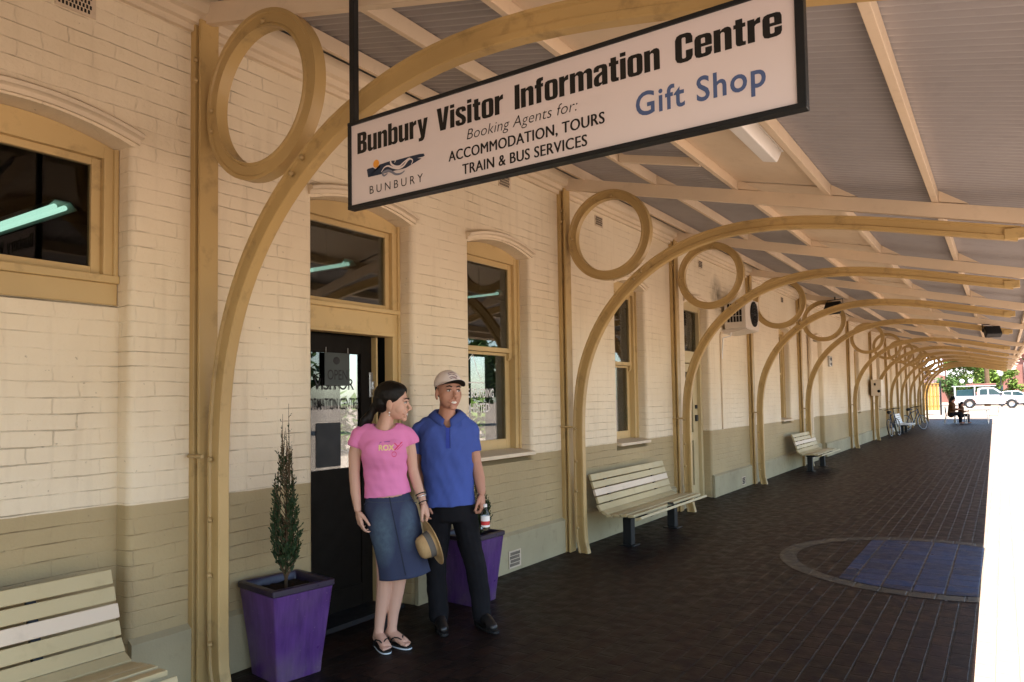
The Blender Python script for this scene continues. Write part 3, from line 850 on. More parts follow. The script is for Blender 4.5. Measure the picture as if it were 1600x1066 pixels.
# gutter and barge at the eave
b = bmesh.new(); MBg = MB()
for (ya, yb) in ((Y0, 10), (10, 30), (30, Y1)):
    rr = []
    for y in (ya, yb):
        x = eave_x(y); z = 4.1-.24*x
        rr.append([(x-.02, y, z-.02), (x-.02, y, z-.12), (x+.02, y, z-.15), (x+.09, y, z-.15), (x+.12, y, z-.12), (x+.12, y, z-.01), (x+.11, y, z-.01), (x+.11, y, z-.12), (x, y, z-.12), (x, y, z-.02)])
    MBg.rings(rr, True)
MBg.build('gutter', M['cream'], can)
mb = MB(); mb.prism([(.0, 4.05), (4.4, 2.99), (4.4, 3.06), (.0, 4.12)], 1, Y1, Y1+.03); mb.build('barge_board', M['cream'], can)

# fluorescent fitting under the soffit
t = thing('verandah_light', 'white box light fitting fixed under the verandah ceiling below the sign', 'ceiling light', (2.52, 5.32, 3.455), 0)
mb = MB(); mb.prism([(-.055,-.085),(.055,-.085),(.075,0),(-.075,0)], 1, -.62, .30, .008, Matrix.Rotation(math.atan(.24), 4, 'Y')); mb.build('diffuser', M['white'], t)
mb = MB(); mb.box(-.08,.08,-.64,.32,0,.02,.003, Matrix.Rotation(math.atan(.24), 4, 'Y')); mb.build('base', M['white'], t)
# floodlights
def flood(lab, loc, rz, s=1):
    t = thing('floodlight', lab, 'floodlight', loc, rz, 'floodlights under the verandah roof')
    mm = Matrix.Rotation(math.radians(35), 4, 'X')
    mb = MB(); mb.box(-.15*s,.15*s,-.07*s,.07*s,-.24*s,-.02*s,.015, mm); mb.build('housing', M['black_metal'], t)
    mb = MB(); mb.box(-.13*s,.13*s,-.076*s,-.071*s,-.22*s,-.04*s,0, mm); mb.build('lens', M['car_glass'], t)
    mb = MB(); mb.tube([(-.16*s,0,-.1*s),(-.16*s,0,.06*s),(.16*s,0,.06*s),(.16*s,0,-.1*s)], .01, 6); mb.tube([(0,0,.06*s),(0,0,.12*s)], .016, 6); mb.build('bracket', M['black_metal'], t)
flood('black floodlight hung from the rafter beside the ring over the third bench', (.86, 17.45, 3.66), math.radians(160), 1.15)
flood('black floodlight hung near the outer edge of the verandah roof', (3.74, 17.60, 2.93), math.radians(200), .95)

# air conditioner
t = thing('air_conditioner', 'white wall-hung air conditioner unit with round dark fan grille', 'air conditioner', (.06, 12.1, 2.74))
mb = MB(); mb.box(0,.36,0,.78,0,.50,.012); mb.build('case', M['ac_white'], t)
mb = MB(); mm = Matrix.Translation((.363, .47, .26)) @ Matrix.Rotation(PI/2, 4, 'Y'); mb.lathe([(.0,0),(.215,0),(.215,.008),(0,.008)], 36, mm); mb.build('fan_opening', M['slot'], t)
mb = MB()
for r in (.07,.12,.17,.215):
    mb.tube([(.376, .47+r*math.cos(a*PI/16), .26+r*math.sin(a*PI/16)) for a in range(33)], .003, 5)
for k in range(6):
    a = PI*k/6; mb.tube([(.376,.47-.215*math.cos(a),.26-.215*math.sin(a)),(.376,.47+.215*math.cos(a),.26+.215*math.sin(a))], .003, 5)
mb.ell((.378,.47,.26),(.01,.035,.035),None,2); mb.build('fan_guard', M['black_metal'], t)
mb = MB(); mb.box(.05,.30,-.003,.0,.10,.42); mb.build('side_opening', M['slot'], t)
mb = MB()
for k in range(6): mb.box(.05+.05*k-.004,.05+.05*k+.004,-.008,-.003,.10,.42)
for k in range(4): mb.box(.05,.30,-.0075,-.0035,.10+.1066*k-.004,.10+.1066*k+.004)
mb.build('side_grille', M['ac_white'], t)
mb = MB()
mb.prism([(-.06,-.07),(.02,-.07),(.36,-.02),(.36,-.003),(-.06,-.003)], 1, .06, .74)
mb.build('bracket', M['ac_white'], t)
mb = MB(); mb.tube([(.1,.1,0),(.08,.05,-.12),(-.03,0,-.15),(-.04,-.05,-.5)], .014, 8); mb.build('pipe', M['white'], t)

# ------------------------------------------------------------------ hanging sign
SY = 2.38; sx0, sx1, sz0, sz1 = 1.385, 3.425, 2.506, 2.915
t = thing('hanging_sign', 'long white hanging sign with black frame and visitor information lettering', 'sign', (0,0,0))
mb = MB(); mb.box(sx0+.015, sx1-.015, SY+.004, SY+.03, sz0+.012, sz1-.012); mb.build('panel', M['sign_white'], t)
mb = MB()
mb.box(sx0, sx1, SY-.006, SY+.04, sz0-.004, sz0+.014, .002); mb.box(sx0, sx1, SY-.006, SY+.04, sz1-.016, sz1, .002)
mb.box(sx0, sx0+.018, SY-.005, SY+.039, sz0+.014, sz1-.016, .002); mb.box(sx1-.028, sx1, SY-.005, SY+.039, sz0+.014, sz1-.016, .002)
mb.build('sign_frame', M['black_metal'], t)
mb = MB()
mb.box(sx0+.004, sx0+.036, SY+.004, SY+.036, sz1, 3.70, .002); mb.box(sx1-.036, sx1-.004, SY+.004, SY+.036, sz1, 3.22, .002)
mb.build('hanger', M['black_metal'], t)
sm = lambda y: (lambda u, v: (u, y, v))
SF = SY+.0025
GLY = {
 'n': (.52, [[(0,0),(.2,0),(.2,.60),(.23,.645),(.29,.645),(.32,.60),(.32,0),(.52,0),(.52,.66),(.49,.74),(.42,.79),(.33,.79),(.25,.75),(.2,.70),(.2,.78),(0,.78)]]),
 'u': (.52, [[(.52-x,.78-y) for x,y in [(0,0),(.2,0),(.2,.60),(.23,.645),(.29,.645),(.32,.60),(.32,0),(.52,0),(.52,.66),(.49,.74),(.42,.79),(.33,.79),(.25,.75),(.2,.70),(.2,.78),(0,.78)]]]),
 'r': (.36, [[(0,0),(.2,0),(.2,.52),(.24,.58),(.36,.60),(.36,.79),(.28,.78),(.2,.70),(.2,.78),(0,.78)]]),
 'b': (.52, [[(0,0),(.19,0),(.19,.05),(.26,0),(.38,-.01),(.48,.03),(.52,.12),(.52,.66),(.48,.75),(.38,.79),(.27,.77),(.2,.71),(.2,1),(0,1)],[(.2,.15),(.2,.62),(.23,.655),(.29,.655),(.32,.62),(.32,.15),(.29,.12),(.23,.12)]]),
 'y': (.53, [[(0,.78),(.2,.78),(.265,.30),(.33,.78),(.53,.78),(.37,-.05),(.32,-.16),(.24,-.21),(.06,-.21),(.06,-.06),(.14,-.06),(.17,-.02),(.17,.02)]]),
 'i': (.2, [[(0,0),(.2,0),(.2,.78),(0,.78)]]), 'i2': (.2, [[(0,.85),(.2,.85),(.2,1),(0,1)]]),
 's': (.48, [[(0,.24),(.19,.24),(.19,.15),(.21,.11),(.27,.11),(.29,.15),(.29,.22),(.25,.28),(.08,.42),(.01,.52),(0,.62),(.04,.74),(.14,.79),(.34,.79),(.44,.75),(.48,.66),(.48,.56),(.29,.56),(.29,.63),(.27,.67),(.21,.67),(.19,.63),(.19,.58),(.23,.52),(.40,.38),(.47,.28),(.48,.14),(.44,.04),(.34,-.01),(.14,-.01),(.04,.03),(0,.12)]]),
 't': (.34, [[(.06,.62),(0,.62),(0,.76),(.06,.76),(.06,.92),(.26,.92),(.26,.76),(.34,.76),(.34,.62),(.26,.62),(.26,.16),(.28,.13),(.34,.13),(.34,0),(.16,0),(.09,.03),(.06,.10)]]),
 'o': (.52, [[(0,.14),(.04,.03),(.14,-.01),(.38,-.01),(.48,.03),(.52,.14),(.52,.64),(.48,.75),(.38,.79),(.14,.79),(.04,.75),(0,.64)],[(.2,.15),(.22,.12),(.30,.12),(.32,.15),(.32,.63),(.30,.66),(.22,.66),(.2,.63)]]),
 'f': (.34, [[(.06,0),(.26,0),(.26,.62),(.34,.62),(.34,.76),(.26,.76),(.26,.82),(.28,.86),(.34,.86),(.34,1),(.18,1),(.10,.97),(.06,.9),(.06,.76),(0,.76),(0,.62),(.06,.62)]]),
 'm': (.84, [[(0,0),(.2,0),(.2,.60),(.23,.645),(.29,.645),(.32,.60),(.32,0),(.52,0),(.52,.60),(.55,.645),(.61,.645),(.64,.60),(.64,0),(.84,0),(.84,.66),(.81,.74),(.74,.79),(.65,.79),(.57,.75),(.51,.69),(.45,.76),(.37,.79),(.28,.77),(.2,.70),(.2,.78),(0,.78)]]),
 'a': (.5, [[(.31,0),(.5,0),(.5,.64),(.46,.75),(.36,.79),(.13,.79),(.03,.74),(0,.65),(0,.55),(.19,.55),(.19,.62),(.21,.66),(.28,.66),(.30,.62),(.30,.53),(.12,.44),(.03,.36),(0,.26),(0,.12),(.04,.03),(.13,-.01),(.22,0),(.31,.07)],[(.19,.16),(.19,.28),(.22,.34),(.30,.40),(.30,.16),(.28,.12),(.21,.12)]]),
 'e': (.52, [[(.52,.30),(.52,.14),(.48,.03),(.38,-.01),(.14,-.01),(.04,.03),(0,.14),(0,.64),(.04,.75),(.14,.79),(.38,.79),(.48,.75),(.52,.64),(.52,.36),(.2,.36),(.2,.15),(.22,.12),(.30,.12),(.32,.15),(.32,.30)],[(.2,.47),(.2,.63),(.22,.66),(.30,.66),(.32,.63),(.32,.47)]]),
 'B': (.54, [[(0,0),(.34,0),(.47,.03),(.54,.13),(.54,.38),(.50,.48),(.43,.53),(.50,.58),(.53,.66),(.53,.87),(.47,.97),(.34,1),(0,1)],[(.21,.15),(.21,.44),(.28,.44),(.32,.41),(.32,.18),(.29,.15)],[(.21,.60),(.21,.85),(.28,.85),(.31,.82),(.31,.63),(.28,.60)]]),
 'V': (.58, [[(0,1),(.21,1),(.29,.33),(.37,1),(.58,1),(.42,0),(.16,0)]]),
 'I': (.21, [[(0,0),(.21,0),(.21,1),(0,1)]]),
 'C': (.54, [[(.54,.40),(.54,.17),(.49,.04),(.38,-.01),(.16,-.01),(.05,.04),(0,.17),(0,.83),(.05,.96),(.16,1.01),(.38,1.01),(.49,.96),(.54,.83),(.54,.62),(.33,.62),(.33,.83),(.31,.87),(.23,.87),(.21,.83),(.21,.17),(.23,.13),(.31,.13),(.33,.17),(.33,.40)]]),
}
from mathutils.geometry import tessellate_polygon
def heavy_text(mb, word, u0, u1, v0, cap, y, gap=.055):
    tot = sum(GLY[c][0] for c in word)+gap*(len(word)-1); sx = (u1-u0)/tot; x = 0; b = mb.bm
    for c in word:
        for key in ((c, 'i2') if c == 'i' else (c,)):
            loops = [[Vector((u0+(x+p[0])*sx, y, v0+p[1]*cap)) for p in l] for l in GLY[key][1]]
            flat = [v for l in loops for v in l]; vs = [b.verts.new(v) for v in flat]
            for tri in tessellate_polygon([[Vector((v.x, v.z, 0)) for v in l] for l in loops]):
                try: b.faces.new([vs[i] for i in tri])
                except ValueError: pass
        x += GLY[c][0]+gap
for w, a, b_ in (('Bunbury',1.443,1.873),('Visitor',1.924,2.271),('Information',2.327,2.942),('Centre',2.999,3.357)):
    mb = MB(); heavy_text(mb, w, a, b_, 2.757, .099, SF); mb.build('lettering', M['black'], t)
ma_, mb2_ = MB(), MB()
for k in (0, 1, 2):      # struck three times, a hair apart, for a bolder line
    add_text(ma_, 'ACCOMMODATION, TOURS', 1.986+.0016*k, 2.720+.0016*k, 2.614, .043, sm(SF-.0003*k), 0, 1.05)
    add_text(mb2_, 'TRAIN & BUS SERVICES', 2.059+.0016*k, 2.646+.0016*k, 2.545, .043, sm(SF-.0003*k), 0, 1.05)
ma_.build('lettering', M['black'], t); mb2_.build('lettering', M['black'], t)
mb = MB(); add_text(mb, 'BUNBURY', 1.521, 1.842, 2.556, .036, sm(SF), -.004, 1.5)
mb.build('lettering', M['black'], t)
mb = MB(); 
b = text_bm('Booking Agents for:', -.012, 1.02); b.free()
bb = text_bm('Booking Agents for:', -.01, 1.02)
x0 = min(v.co.x for v in bb.verts); x1 = max(v.co.x for v in bb.verts)
for v in bb.verts:
    w = v.co.y*.064; v.co = Vector((2.085+(v.co.x-x0)/(x1-x0)*.52+w*.22, SF, 2.688+w))
mb._take(bb); mb.build('slanted_lettering', M['black'], t)
mb = MB(); add_text(mb, 'Gift Shop', 2.847, 3.302, 2.605, .086, sm(SF), .016, 1.1); mb.build('blue_lettering', M['blue'], t)
STROKE = [(1.503,2.673),(1.511,2.676),(1.542,2.676),(1.566,2.661),(1.586,2.666),(1.586,2.681),(1.654,2.685),(1.681,2.681),(1.769,2.682),(1.825,2.681),(1.849,2.678),(1.854,2.667),(1.843,2.665),(1.81,2.666),(1.836,2.659),(1.791,2.647),(1.772,2.642),(1.746,2.635),(1.723,2.634),(1.653,2.636),(1.594,2.635),(1.511,2.636)]
mb = MB(); b = bmesh.new(); b.faces.new([b.verts.new((x, SF, z)) for x, z in STROKE]); bmesh.ops.triangulate(b, faces=list(b.faces)); mb._take(b); mb.build('emblem', M['navy'], t)
def ribbon(mb, pts, w, y):
    p = smooth_path(pts, 5)
    for i in range(len(p)-1):
        def nn(j):
            d = (p[min(j+1, len(p)-1)]-p[max(j-1, 0)]).normalized(); k = w*(.35+.65*math.sin(PI*(j+.5)/len(p)))
            return Vector((-d.y, d.x))*k
        a, c = nn(i), nn(i+1)
        mb.quad([(*(p[i]-a).to_tuple()[:1], y, (p[i]-a).y), ((p[i+1]-c).x, y, (p[i+1]-c).y), ((p[i+1]+c).x, y, (p[i+1]+c).y), ((p[i]+a).x, y, (p[i]+a).y)])
mb = MB()
ribbon(mb, [(1.596,2.644),(1.614,2.661),(1.638,2.664),(1.669,2.65),(1.7,2.641),(1.731,2.647),(1.754,2.665),(1.772,2.67),(1.785,2.659),(1.776,2.644)], .0045, SF-.001)
ribbon(mb, [(1.677,2.672),(1.683,2.68),(1.667,2.688),(1.654,2.685),(1.658,2.669),(1.681,2.654),(1.708,2.65),(1.731,2.661),(1.754,2.671),(1.769,2.675)], .0045, SF-.001)
mb.build('emblem_waves', M['sign_white'], t)
mb = MB(); ribbon(mb, [(1.634,2.631),(1.614,2.624),(1.604,2.636),(1.63,2.643),(1.657,2.635),(1.684,2.618),(1.715,2.615),(1.738,2.623)], .006, SF-.0015); mb.build('emblem_swell', M['slate'], t)
mb = MB(); b = bmesh.new(); b.faces.new([b.verts.new((1.563+.0185*math.cos(k*PI/12), SF-.0005, 2.689+.0185*math.sin(k*PI/12))) for k in range(24)]); mb._take(b); mb.build('emblem_sun', M['orange'], t)

# ------------------------------------------------------------------ benches
def make_bench(mats, label, y, length=2.0):
    t = thing('slat_bench', label, 'bench', (0, y, 0), 0, 'slatted benches along the wall')
    # section path of the slats (x, z, angle): seat then back
    sl = []
    for k in range(5):
        x = .735-.082*k; sl.append((x, .368+.012*math.sin(k*.9)-(.0 if k else .012), math.radians(-4 if k else -22)))
    sl += [(.345, .385, math.radians(24)), (.285, .435, math.radians(58))]
    for k in range(4): sl.append((.262-.026*k, .515+.079*k, math.radians(73)))
    for i, (x, z, a) in enumerate(sl):
        mb = MB(); mm = Matrix.Translation((x, 0, z)) @ Matrix.Rotation(a, 4, 'Y')
        mb.box(-.0355, .0355, random.uniform(-.004,.004), length+random.uniform(-.004,.004), -.014, .014, .004, mm)
        mb.build('slat', mats[1] if i == 8 and mats[1] else mats[0], t)
    for y_ in (.38, length-.36):
        mb = MB(); mb.box(.40, .50, y_-.05, y_+.05, .012, .30, .006); mb.box(.36,.54,y_-.085,y_+.085,0,.012,.002)
        mb.build('leg', M['black_metal'], t)
        mb = MB(); pts = [(.73,.335),(.73,.352),(.45,.352),(.36,.352),(.27,.42),(.165,.755),(.145,.755),(.24,.41),(.33,.325),(.40,.30),(.52,.30)]
        mb.prism(pts, 1, y_-.02, y_+.02); mb.build('support', M['black_metal'], t)
    return t
make_bench((M['bench'], M['bench_pale']), 'slatted khaki bench at the bottom left corner under the big window', -.08)
make_bench((M['bench'], M['bench_pale']), 'slatted khaki bench on black posts under the second sash window', 6.98)
make_bench((M['bench'], M['bench_pale']), 'slatted khaki bench between the air conditioner and intercom', 16.0)
make_bench((M['bench_silver'], M['bench_silver']), 'pale silver slatted bench far along the wall near the bicycle', 33.0)
# litter on the second bench
t = thing('ash_tray', 'small dark scrap lying on the front slat of the second bench', 'litter', (.70, 7.95, .388))
mb = MB(); mb.box(-.035,.035,-.05,.06,0,.014,.004, Matrix.Rotation(.4,4,'Z')); mb.build('scrap', M['black_metal'], t)

# ------------------------------------------------------------------ pots and conifers
def make_pot(label, loc, rz):
    t = thing('planter_pot', label, 'plant pot', loc, rz, 'purple glazed pots beside the entrance')
    H, a, b_ = .545, .145, .205
    def sq(h, z, r=.012):
        out = []
        for qx, qy in ((1,1),(-1,1),(-1,-1),(1,-1)):
            base = math.atan2(qy, qx)
            for k in range(4):
                an = base-PI/4+PI/2*k/3
                out.append((qx*(h-r)+r*math.cos(an), qy*(h-r)+r*math.sin(an), z))
        return out
    mb = MB(); prof = [(a,0),(a+.002,.01)]+[(a+(b_-.008-a)*k/10, .01+(H-.05)*k/10) for k in range(1, 11)]
    mb.rings([sq(h, z) for h, z in prof], False); bmesh.ops.holes_fill(mb.bm, edges=[e for e in mb.bm.edges if e.is_boundary and e.verts[0].co.z < .05])
    mb.build('body', M['purple'], t, True, 40)
    mb = MB(); mb.rings([sq(b_-.010, H-.04), sq(b_, H-.034), sq(b_, H-.004), sq(b_-.006, H), sq(b_-.03, H), sq(b_-.036, H-.008), sq(b_-.04, H-.06)], False); mb.build('rim', M['purple_rim'], t, True, 40)
    mb = MB(); rr = []
    N = 12; hs = b_-.039
    b = bmesh.new(); g = [[b.verts.new((-hs+2*hs*i/N, -hs+2*hs*j/N, H-.05+noise.noise((i*.7, j*.7, loc[1]))*.02)) for i in range(N+1)] for j in range(N+1)]
    for j in range(N):
        for i in range(N): b.faces.new((g[j][i], g[j][i+1], g[j+1][i+1], g[j+1][i]))
    mb._take(b); mb.build('soil', M['soil'], t)
    return t
make_pot('purple tapered square pot with black rim left of the entrance door', (.290, 2.90, 0), math.radians(-8))
make_pot('purple tapered square pot mostly hidden behind the man in the blue polo', (.285, 4.72, 0), math.radians(-3))

def conifer(label, loc, h, seed, wid=1.):
    rnd = random.Random(seed)
    t = thing('conifer_shrub', label, 'conifer', loc, 0, 'slim conifers in the purple pots')
    mb = MB(); mb.tube([(0,0,0),(.006,.004,h*.3),(.0,.006,h*.6),(.012,.0,h*.8)], [.011,.009,.006,.003], 7); tr = mb.build('trunk', M['bark'], t, True)
    tw = MB(); lf = MB()
    def sprig(p, d, L, sz):
        p = Vector(p); n = max(3, int(L/.012)); b = lf.bm
        for k in range(n):
            q = p+d*(L*k/n)
            a = rnd.uniform(0, 6.28); up = d*rnd.uniform(.7, 1.1)+Vector((math.cos(a), math.sin(a), 0))*rnd.uniform(.3, .7)
            up.normalize(); s = sz*rnd.uniform(.7, 1.25)*(1-.4*k/n)
            sd = up.cross(Vector((rnd.uniform(-1,1), rnd.uniform(-1,1), .2))).normalized()*s*.16
            vs = [b.verts.new(v) for v in (q-sd*.5, q+up*s*.5-sd*1.3, q+up*s, q+up*s*.5+sd*1.3, q+sd*.5)]
            b.faces.new(vs)
    N = 115
    for i in range(N):
        f = (i/N)**1.35
        z0 = h*(.06+.62*f); a = rnd.uniform(0, 6.28)
        env = (.066 if f < .5 else .066*(1-1.0*(f-.5)))*wid
        r1 = env*rnd.uniform(.55, 1.1); L = h*rnd.uniform(.13, .24)*(1.05-.35*f)
        p0 = Vector((0, 0, z0)); p1 = Vector((math.cos(a)*r1, math.sin(a)*r1, z0+L*.42)); p2 = Vector((math.cos(a)*r1*1.02, math.sin(a)*r1*1.02, z0+L))
        tw.tube([p0, p1, p2], [.0025,.002,.001], 4, False)
        sprig(p1.lerp(p0, .55), (p1-p0).normalized(), (p1-p0).length*.6, .03*(1-.25*f))
        sprig(p1, (p2-p1).normalized(), (p2-p1).length, .032*(1-.35*f))
        for _ in range(5 if f < .5 else (1 if rnd.random() < .4 else 0)):
            q = p1.lerp(p2, rnd.uniform(0, .7)); a2 = a+rnd.uniform(-1.2, 1.2)
            sprig(q, Vector((math.cos(a2)*.45, math.sin(a2)*.45, .85)).normalized(), rnd.uniform(.04, .075)*(1-.4*f), .028)
    for k in range(9):      # bare leading shoots
        a = k*1.3; q = Vector((math.cos(a)*.026, math.sin(a)*.026, h*(.52+.015*k))); L = h*(.48 if k == 0 else rnd.uniform(.16, .32))
        e2 = q+Vector((rnd.uniform(-.02,.02), rnd.uniform(-.02,.02), min(L, h-q.z)))
        tw.tube([q, q.lerp(e2, .5)+Vector((.006,0,0)), e2], [.003,.0025,.001], 4, False)
        for j in range(7):
            p = q.lerp(e2, .2+.75*j/7); a2 = rnd.uniform(0, 6.28)
            sprig(p, Vector((math.cos(a2)*.5, math.sin(a2)*.5, .8)).normalized(), rnd.uniform(.02, .05), .015)
        sprig(q.lerp(e2, .3), (e2-q).normalized(), (e2-q).length*.7, .012)
    tw.build('twigs', M['bark'], t); lf.build('foliage', M['leaf_dark'], t)
conifer('slim dark conifer rising from the purple pot left of the door', (.285, 2.90, .47), 1.13, 3)
conifer('small conifer behind the man in the blue polo', (.33, 4.78, .47), .62, 11, 1.3)

# ------------------------------------------------------------------ people
def fold(me, fn):
    """push each vertex along its normal by fn(co, normal) -> folds in cloth"""
    ns = [v.normal.copy() for v in me.vertices]
    for v, n in zip(me.vertices, ns): v.co += n*fn(v.co)
    me.update()
def cut(o, test):
    """remove the faces whose centre satisfies test, then soften the open edge"""
    b = bmesh.new(); b.from_mesh(o.data)
    dead = [f for f in b.faces if test(f.calc_center_median())]
    bmesh.ops.delete(b, geom=dead, context='FACES')
    seen, comps = set(), []
    for f0 in b.faces:                       # drop scraps left by the cut
        if f0 in seen: continue
        comp, st = [], [f0]; seen.add(f0)
        while st:
            q_ = st.pop(); comp.append(q_)
            for e_ in q_.edges:
                for g_ in e_.link_faces:
                    if g_ not in seen: seen.add(g_); st.append(g_)
        comps.append(comp)
    comps.sort(key=len)
    for comp in comps[:-1]: bmesh.ops.delete(b, geom=comp, context='FACES')
    for _ in range(6):
        bd = {}
        for e_ in b.edges:
            if e_.is_boundary:
                for v, w in ((e_.verts[0], e_.verts[1]), (e_.verts[1], e_.verts[0])): bd.setdefault(v, []).append(w.co.copy())
        for v, l in bd.items():
            if len(l) == 2: v.co = v.co*.4+(l[0]+l[1])*.3
    b.to_mesh(o.data); b.free()
def solid(o, th, off=-1):
    """give a cut cloth shell a thickness"""
    md = o.modifiers.new('thickness', 'SOLIDIFY'); md.thickness = th; md.offset = off
    dg = bpy.context.evaluated_depsgraph_get(); dg.update()
    me = bpy.data.meshes.new_from_object(o.evaluated_get(dg)); me.name = o.name
    old = o.data; o.modifiers.clear(); o.data = me; bpy.data.meshes.remove(old)

def hand(mb, W_, d, palm, s, L=.18, curl=(25, 30, 35, 40), spread=6, thumb=(.55, .75), bend=1.0, hook=None):
    """W_: wrist; d: towards the fingers; palm: the way the palm faces; s: towards the thumb.  five fingers with three joints"""
    W_ = Vector(W_); d = Vector(d).normalized(); s = Vector(s); s = (s-d*s.dot(d)).normalized(); palm = Vector(palm); palm = (palm-d*palm.dot(d)-s*palm.dot(s)).normalized()
    k = L/.18
    offs = (.030, .010, -.010, -.029); pl = (.088, .092, .087, .078); fl = (.072, .080, .073, .056); rr = (.0088, .009, .0086, .0076)
    for i in range(4):
        K = W_+d*pl[i]*k+s*offs[i]*k
        mb.cone(W_+d*.012*k+s*offs[i]*.6*k, K, .0155*k, .0125*k)
        a0 = math.radians(curl[i]); sp = math.radians(spread*(1.5-i)*.6)
        p = K; ang = a0*.6; segs = (.45, .31, .24); r = rr[i]*k
        base = (d*math.cos(sp)+s*math.sin(sp)).normalized()
        for q, f in enumerate(segs):
            dv = base*math.cos(ang)+palm*math.sin(ang); e2 = p+dv*fl[i]*f*k
            mb.cone(p, e2, r*(1-.09*q), r*(1-.09*(q+1))); p = e2; ang += a0*bend
    mb.ell(W_+d*.05*k, (.036*k,)*3, None, 2, None) if False else None
    mb.cone(W_+d*.03*k-s*.012*k, W_+d*.065*k-s*.012*k, .019*k, .017*k); mb.cone(W_+d*.03*k+s*.012*k, W_+d*.065*k+s*.012*k, .019*k, .017*k)
    t0 = W_+d*.018*k+s*.024*k+palm*.006*k
    t1 = t0+(d*.72+s*thumb[0]+palm*.35).normalized()*.042*k
    t2 = t1+(d*.95+s*thumb[0]*.35+palm*.35).normalized()*.031*k
    t3 = t2+(d*1.+s*thumb[0]*.05+palm*.4).normalized()*.026*k
    mb.chain([t0, t1, t2, t3], [.0165*k, .0118*k, .0102*k, .0084*k])

def head_shapes(mb, mm, male=False, smile=1.0):
    """face looks along -Y, crown up; origin at eye height in the middle of the head"""
    w = 1.10 if male else .98
    mb.ell((0, .018, .040), (.076*w, .098, .085), mm)                        # cranium
    mb.ell((0, -.012, .002), (.069*w, .078, .096), mm)                       # brow and temples
    jw = 1.12 if male else 1
    mb.ell((0, -.020, -.045), (.059*w*jw, .070, .062), mm)                      # jaw
    mb.ell((0, -.028, -.078), ((.050 if male else .036)*w, .054, .034), mm)  # lower jaw
    mb.ell((0, -.074, -.104), ((.028 if male else .018), .018, .018), mm, 2) # chin
    for q in (-1, 1):
        mb.ell((q*.031*w, -.042, -.038), (.035, .034, .040), mm, 3)          # cheek, lifted by the smile
        mb.ell((q*.078*w, .012, -.018), (.010, .022, .034), mm, 2, Matrix.Rotation(q*.25, 3, 'Z'))   # ear
        mb.ell((q*.076*w, .006, -.045), (.008, .010, .012), mm, 2)
        mb.ell((q*.011, -.100, -.047), (.0085, .010, .007), mm, 2)           # nostrils
        mb.cone((q*.018, -.087, .020), (q*.046, -.072, .016), .009, .008, mm)# brow ridge
        mb.cone((q*.016, -.090, -.062), (q*.030, -.078, -.070), .007, .008, mm)
    mb.chain([(0, -.083, .018), (0, -.096, -.012), (0, -.112, -.036)], [.0085, .0088, .0115], mm)   # nose
    mb.cone((-.018, -.086, -.067), (.018, -.086, -.067), .008, .008, mm)     # upper lip
    mb.cone((-.014, -.083, -.086), (.014, -.083, -.086), .009, .009, mm)     # lower lip

def face_parts(root, mm, male=False):
    w = 1.10 if male else .98
    for q in (-1, 1):
        mb = MB(); mb.ell((q*.031*w, -.0795, -.001), (.0145, .010, .0062), mm, 2); mb.build('eye', M['eye_white'], root, True)
        mb = MB(); mb.ell((q*.031*w+.002, -.0865, -.001), (.0058, .0045, .0056), mm, 2); mb.build('iris', M['eye'], root, True)
        mb = MB(); mb.tube([(q*.016*w, -.0885, .006), (q*.030*w, -.0905, .0078), (q*.046*w, -.0805, .003)], [.0022, .0030, .0018], 6, True, mm); mb.build('eyelid', M['brow'], root, True)
        mb = MB(); mb.tube([(q*.014*w, -.094, .022), (q*.032*w, -.091, .029), (q*.051*w, -.077, .022)], [.0035, .0042, .002], 6, True, mm); mb.build('eyebrow', M['brow'], root, True)
    # smiling mouth: teeth between an upper and a lower lip
    def arc(z0, lift, y0, hw):
        return [(hw*(k/6-1), y0+.020*(k/6-1)**2+.001, z0+lift*(k/6-1)**2) for k in range(13)]
    mb = MB(); hw = .036 if male else .027; kk = 1.15 if male else 1
    a = arc(-.0680, .009, -.0962, hw); b_ = arc(-.0825, .0215, -.0945, hw)
    for i in range(12): mb.quad([a[i], a[i+1], b_[i+1], b_[i]], mm)
    t = mb.build('teeth', M['teeth'], root, True)
    solid(t, .002, 0)
    mb = MB(); mb.tube(arc(-.0655, .0105, -.0958, hw+.003), [.0008]+[.0024]*11+[.0008], 7, True, mm); mb.build('upper_lip', M['lip'], root, True)
    mb = MB(); mb.tube(arc(-.0865, .0285, -.0932, hw+.003), [.0008]+[.0030]*11+[.0008], 7, True, mm); mb.build('lower_lip', M['lip'], root, True)

def limb_shell(mb, pts, rs):
    mb.chain([Vector(p) for p in pts], rs)

# ---- the woman ----
WB = Vector((.53, 3.57, 0))
wrot = math.atan2(.727, -.686)-PI/2
wo = thing('person', 'dark-haired woman in pink T-shirt and denim skirt smiling at the man, holding a straw hat', 'person', WB, wrot)
HM = Matrix.Translation((.010, -.015, 1.600)) @ Matrix.Rotation(math.radians(79), 4, 'Z') @ Matrix.Rotation(math.radians(4), 4, 'X') @ Matrix.Scale(1.03, 4)
mb = MB()
head_shapes(mb, HM)
mb.chain([(-.018,.012,1.545), (-.040,.012,1.485), (-.052,.015,1.425)], [.050, .049, .060])
mb.cone((-.03, -.01, 1.52), (-.055, -.03, 1.42), .034, .04)
TOR = [(-.055,.02,1.445,.055,.05),(-.056,.018,1.425,.105,.062),(-.058,.014,1.40,.148,.074),(-.060,.006,1.36,.160,.086),(-.058,-.006,1.28,.152,.102),(-.054,-.010,1.22,.143,.101),(-.048,.0,1.15,.126,.086),(-.042,.0,1.08,.128,.088),(-.034,.004,1.0,.138,.095),(-.022,.008,.90,.150,.100),(-.008,.01,.82,.150,.098)]
mb.loft(TOR)
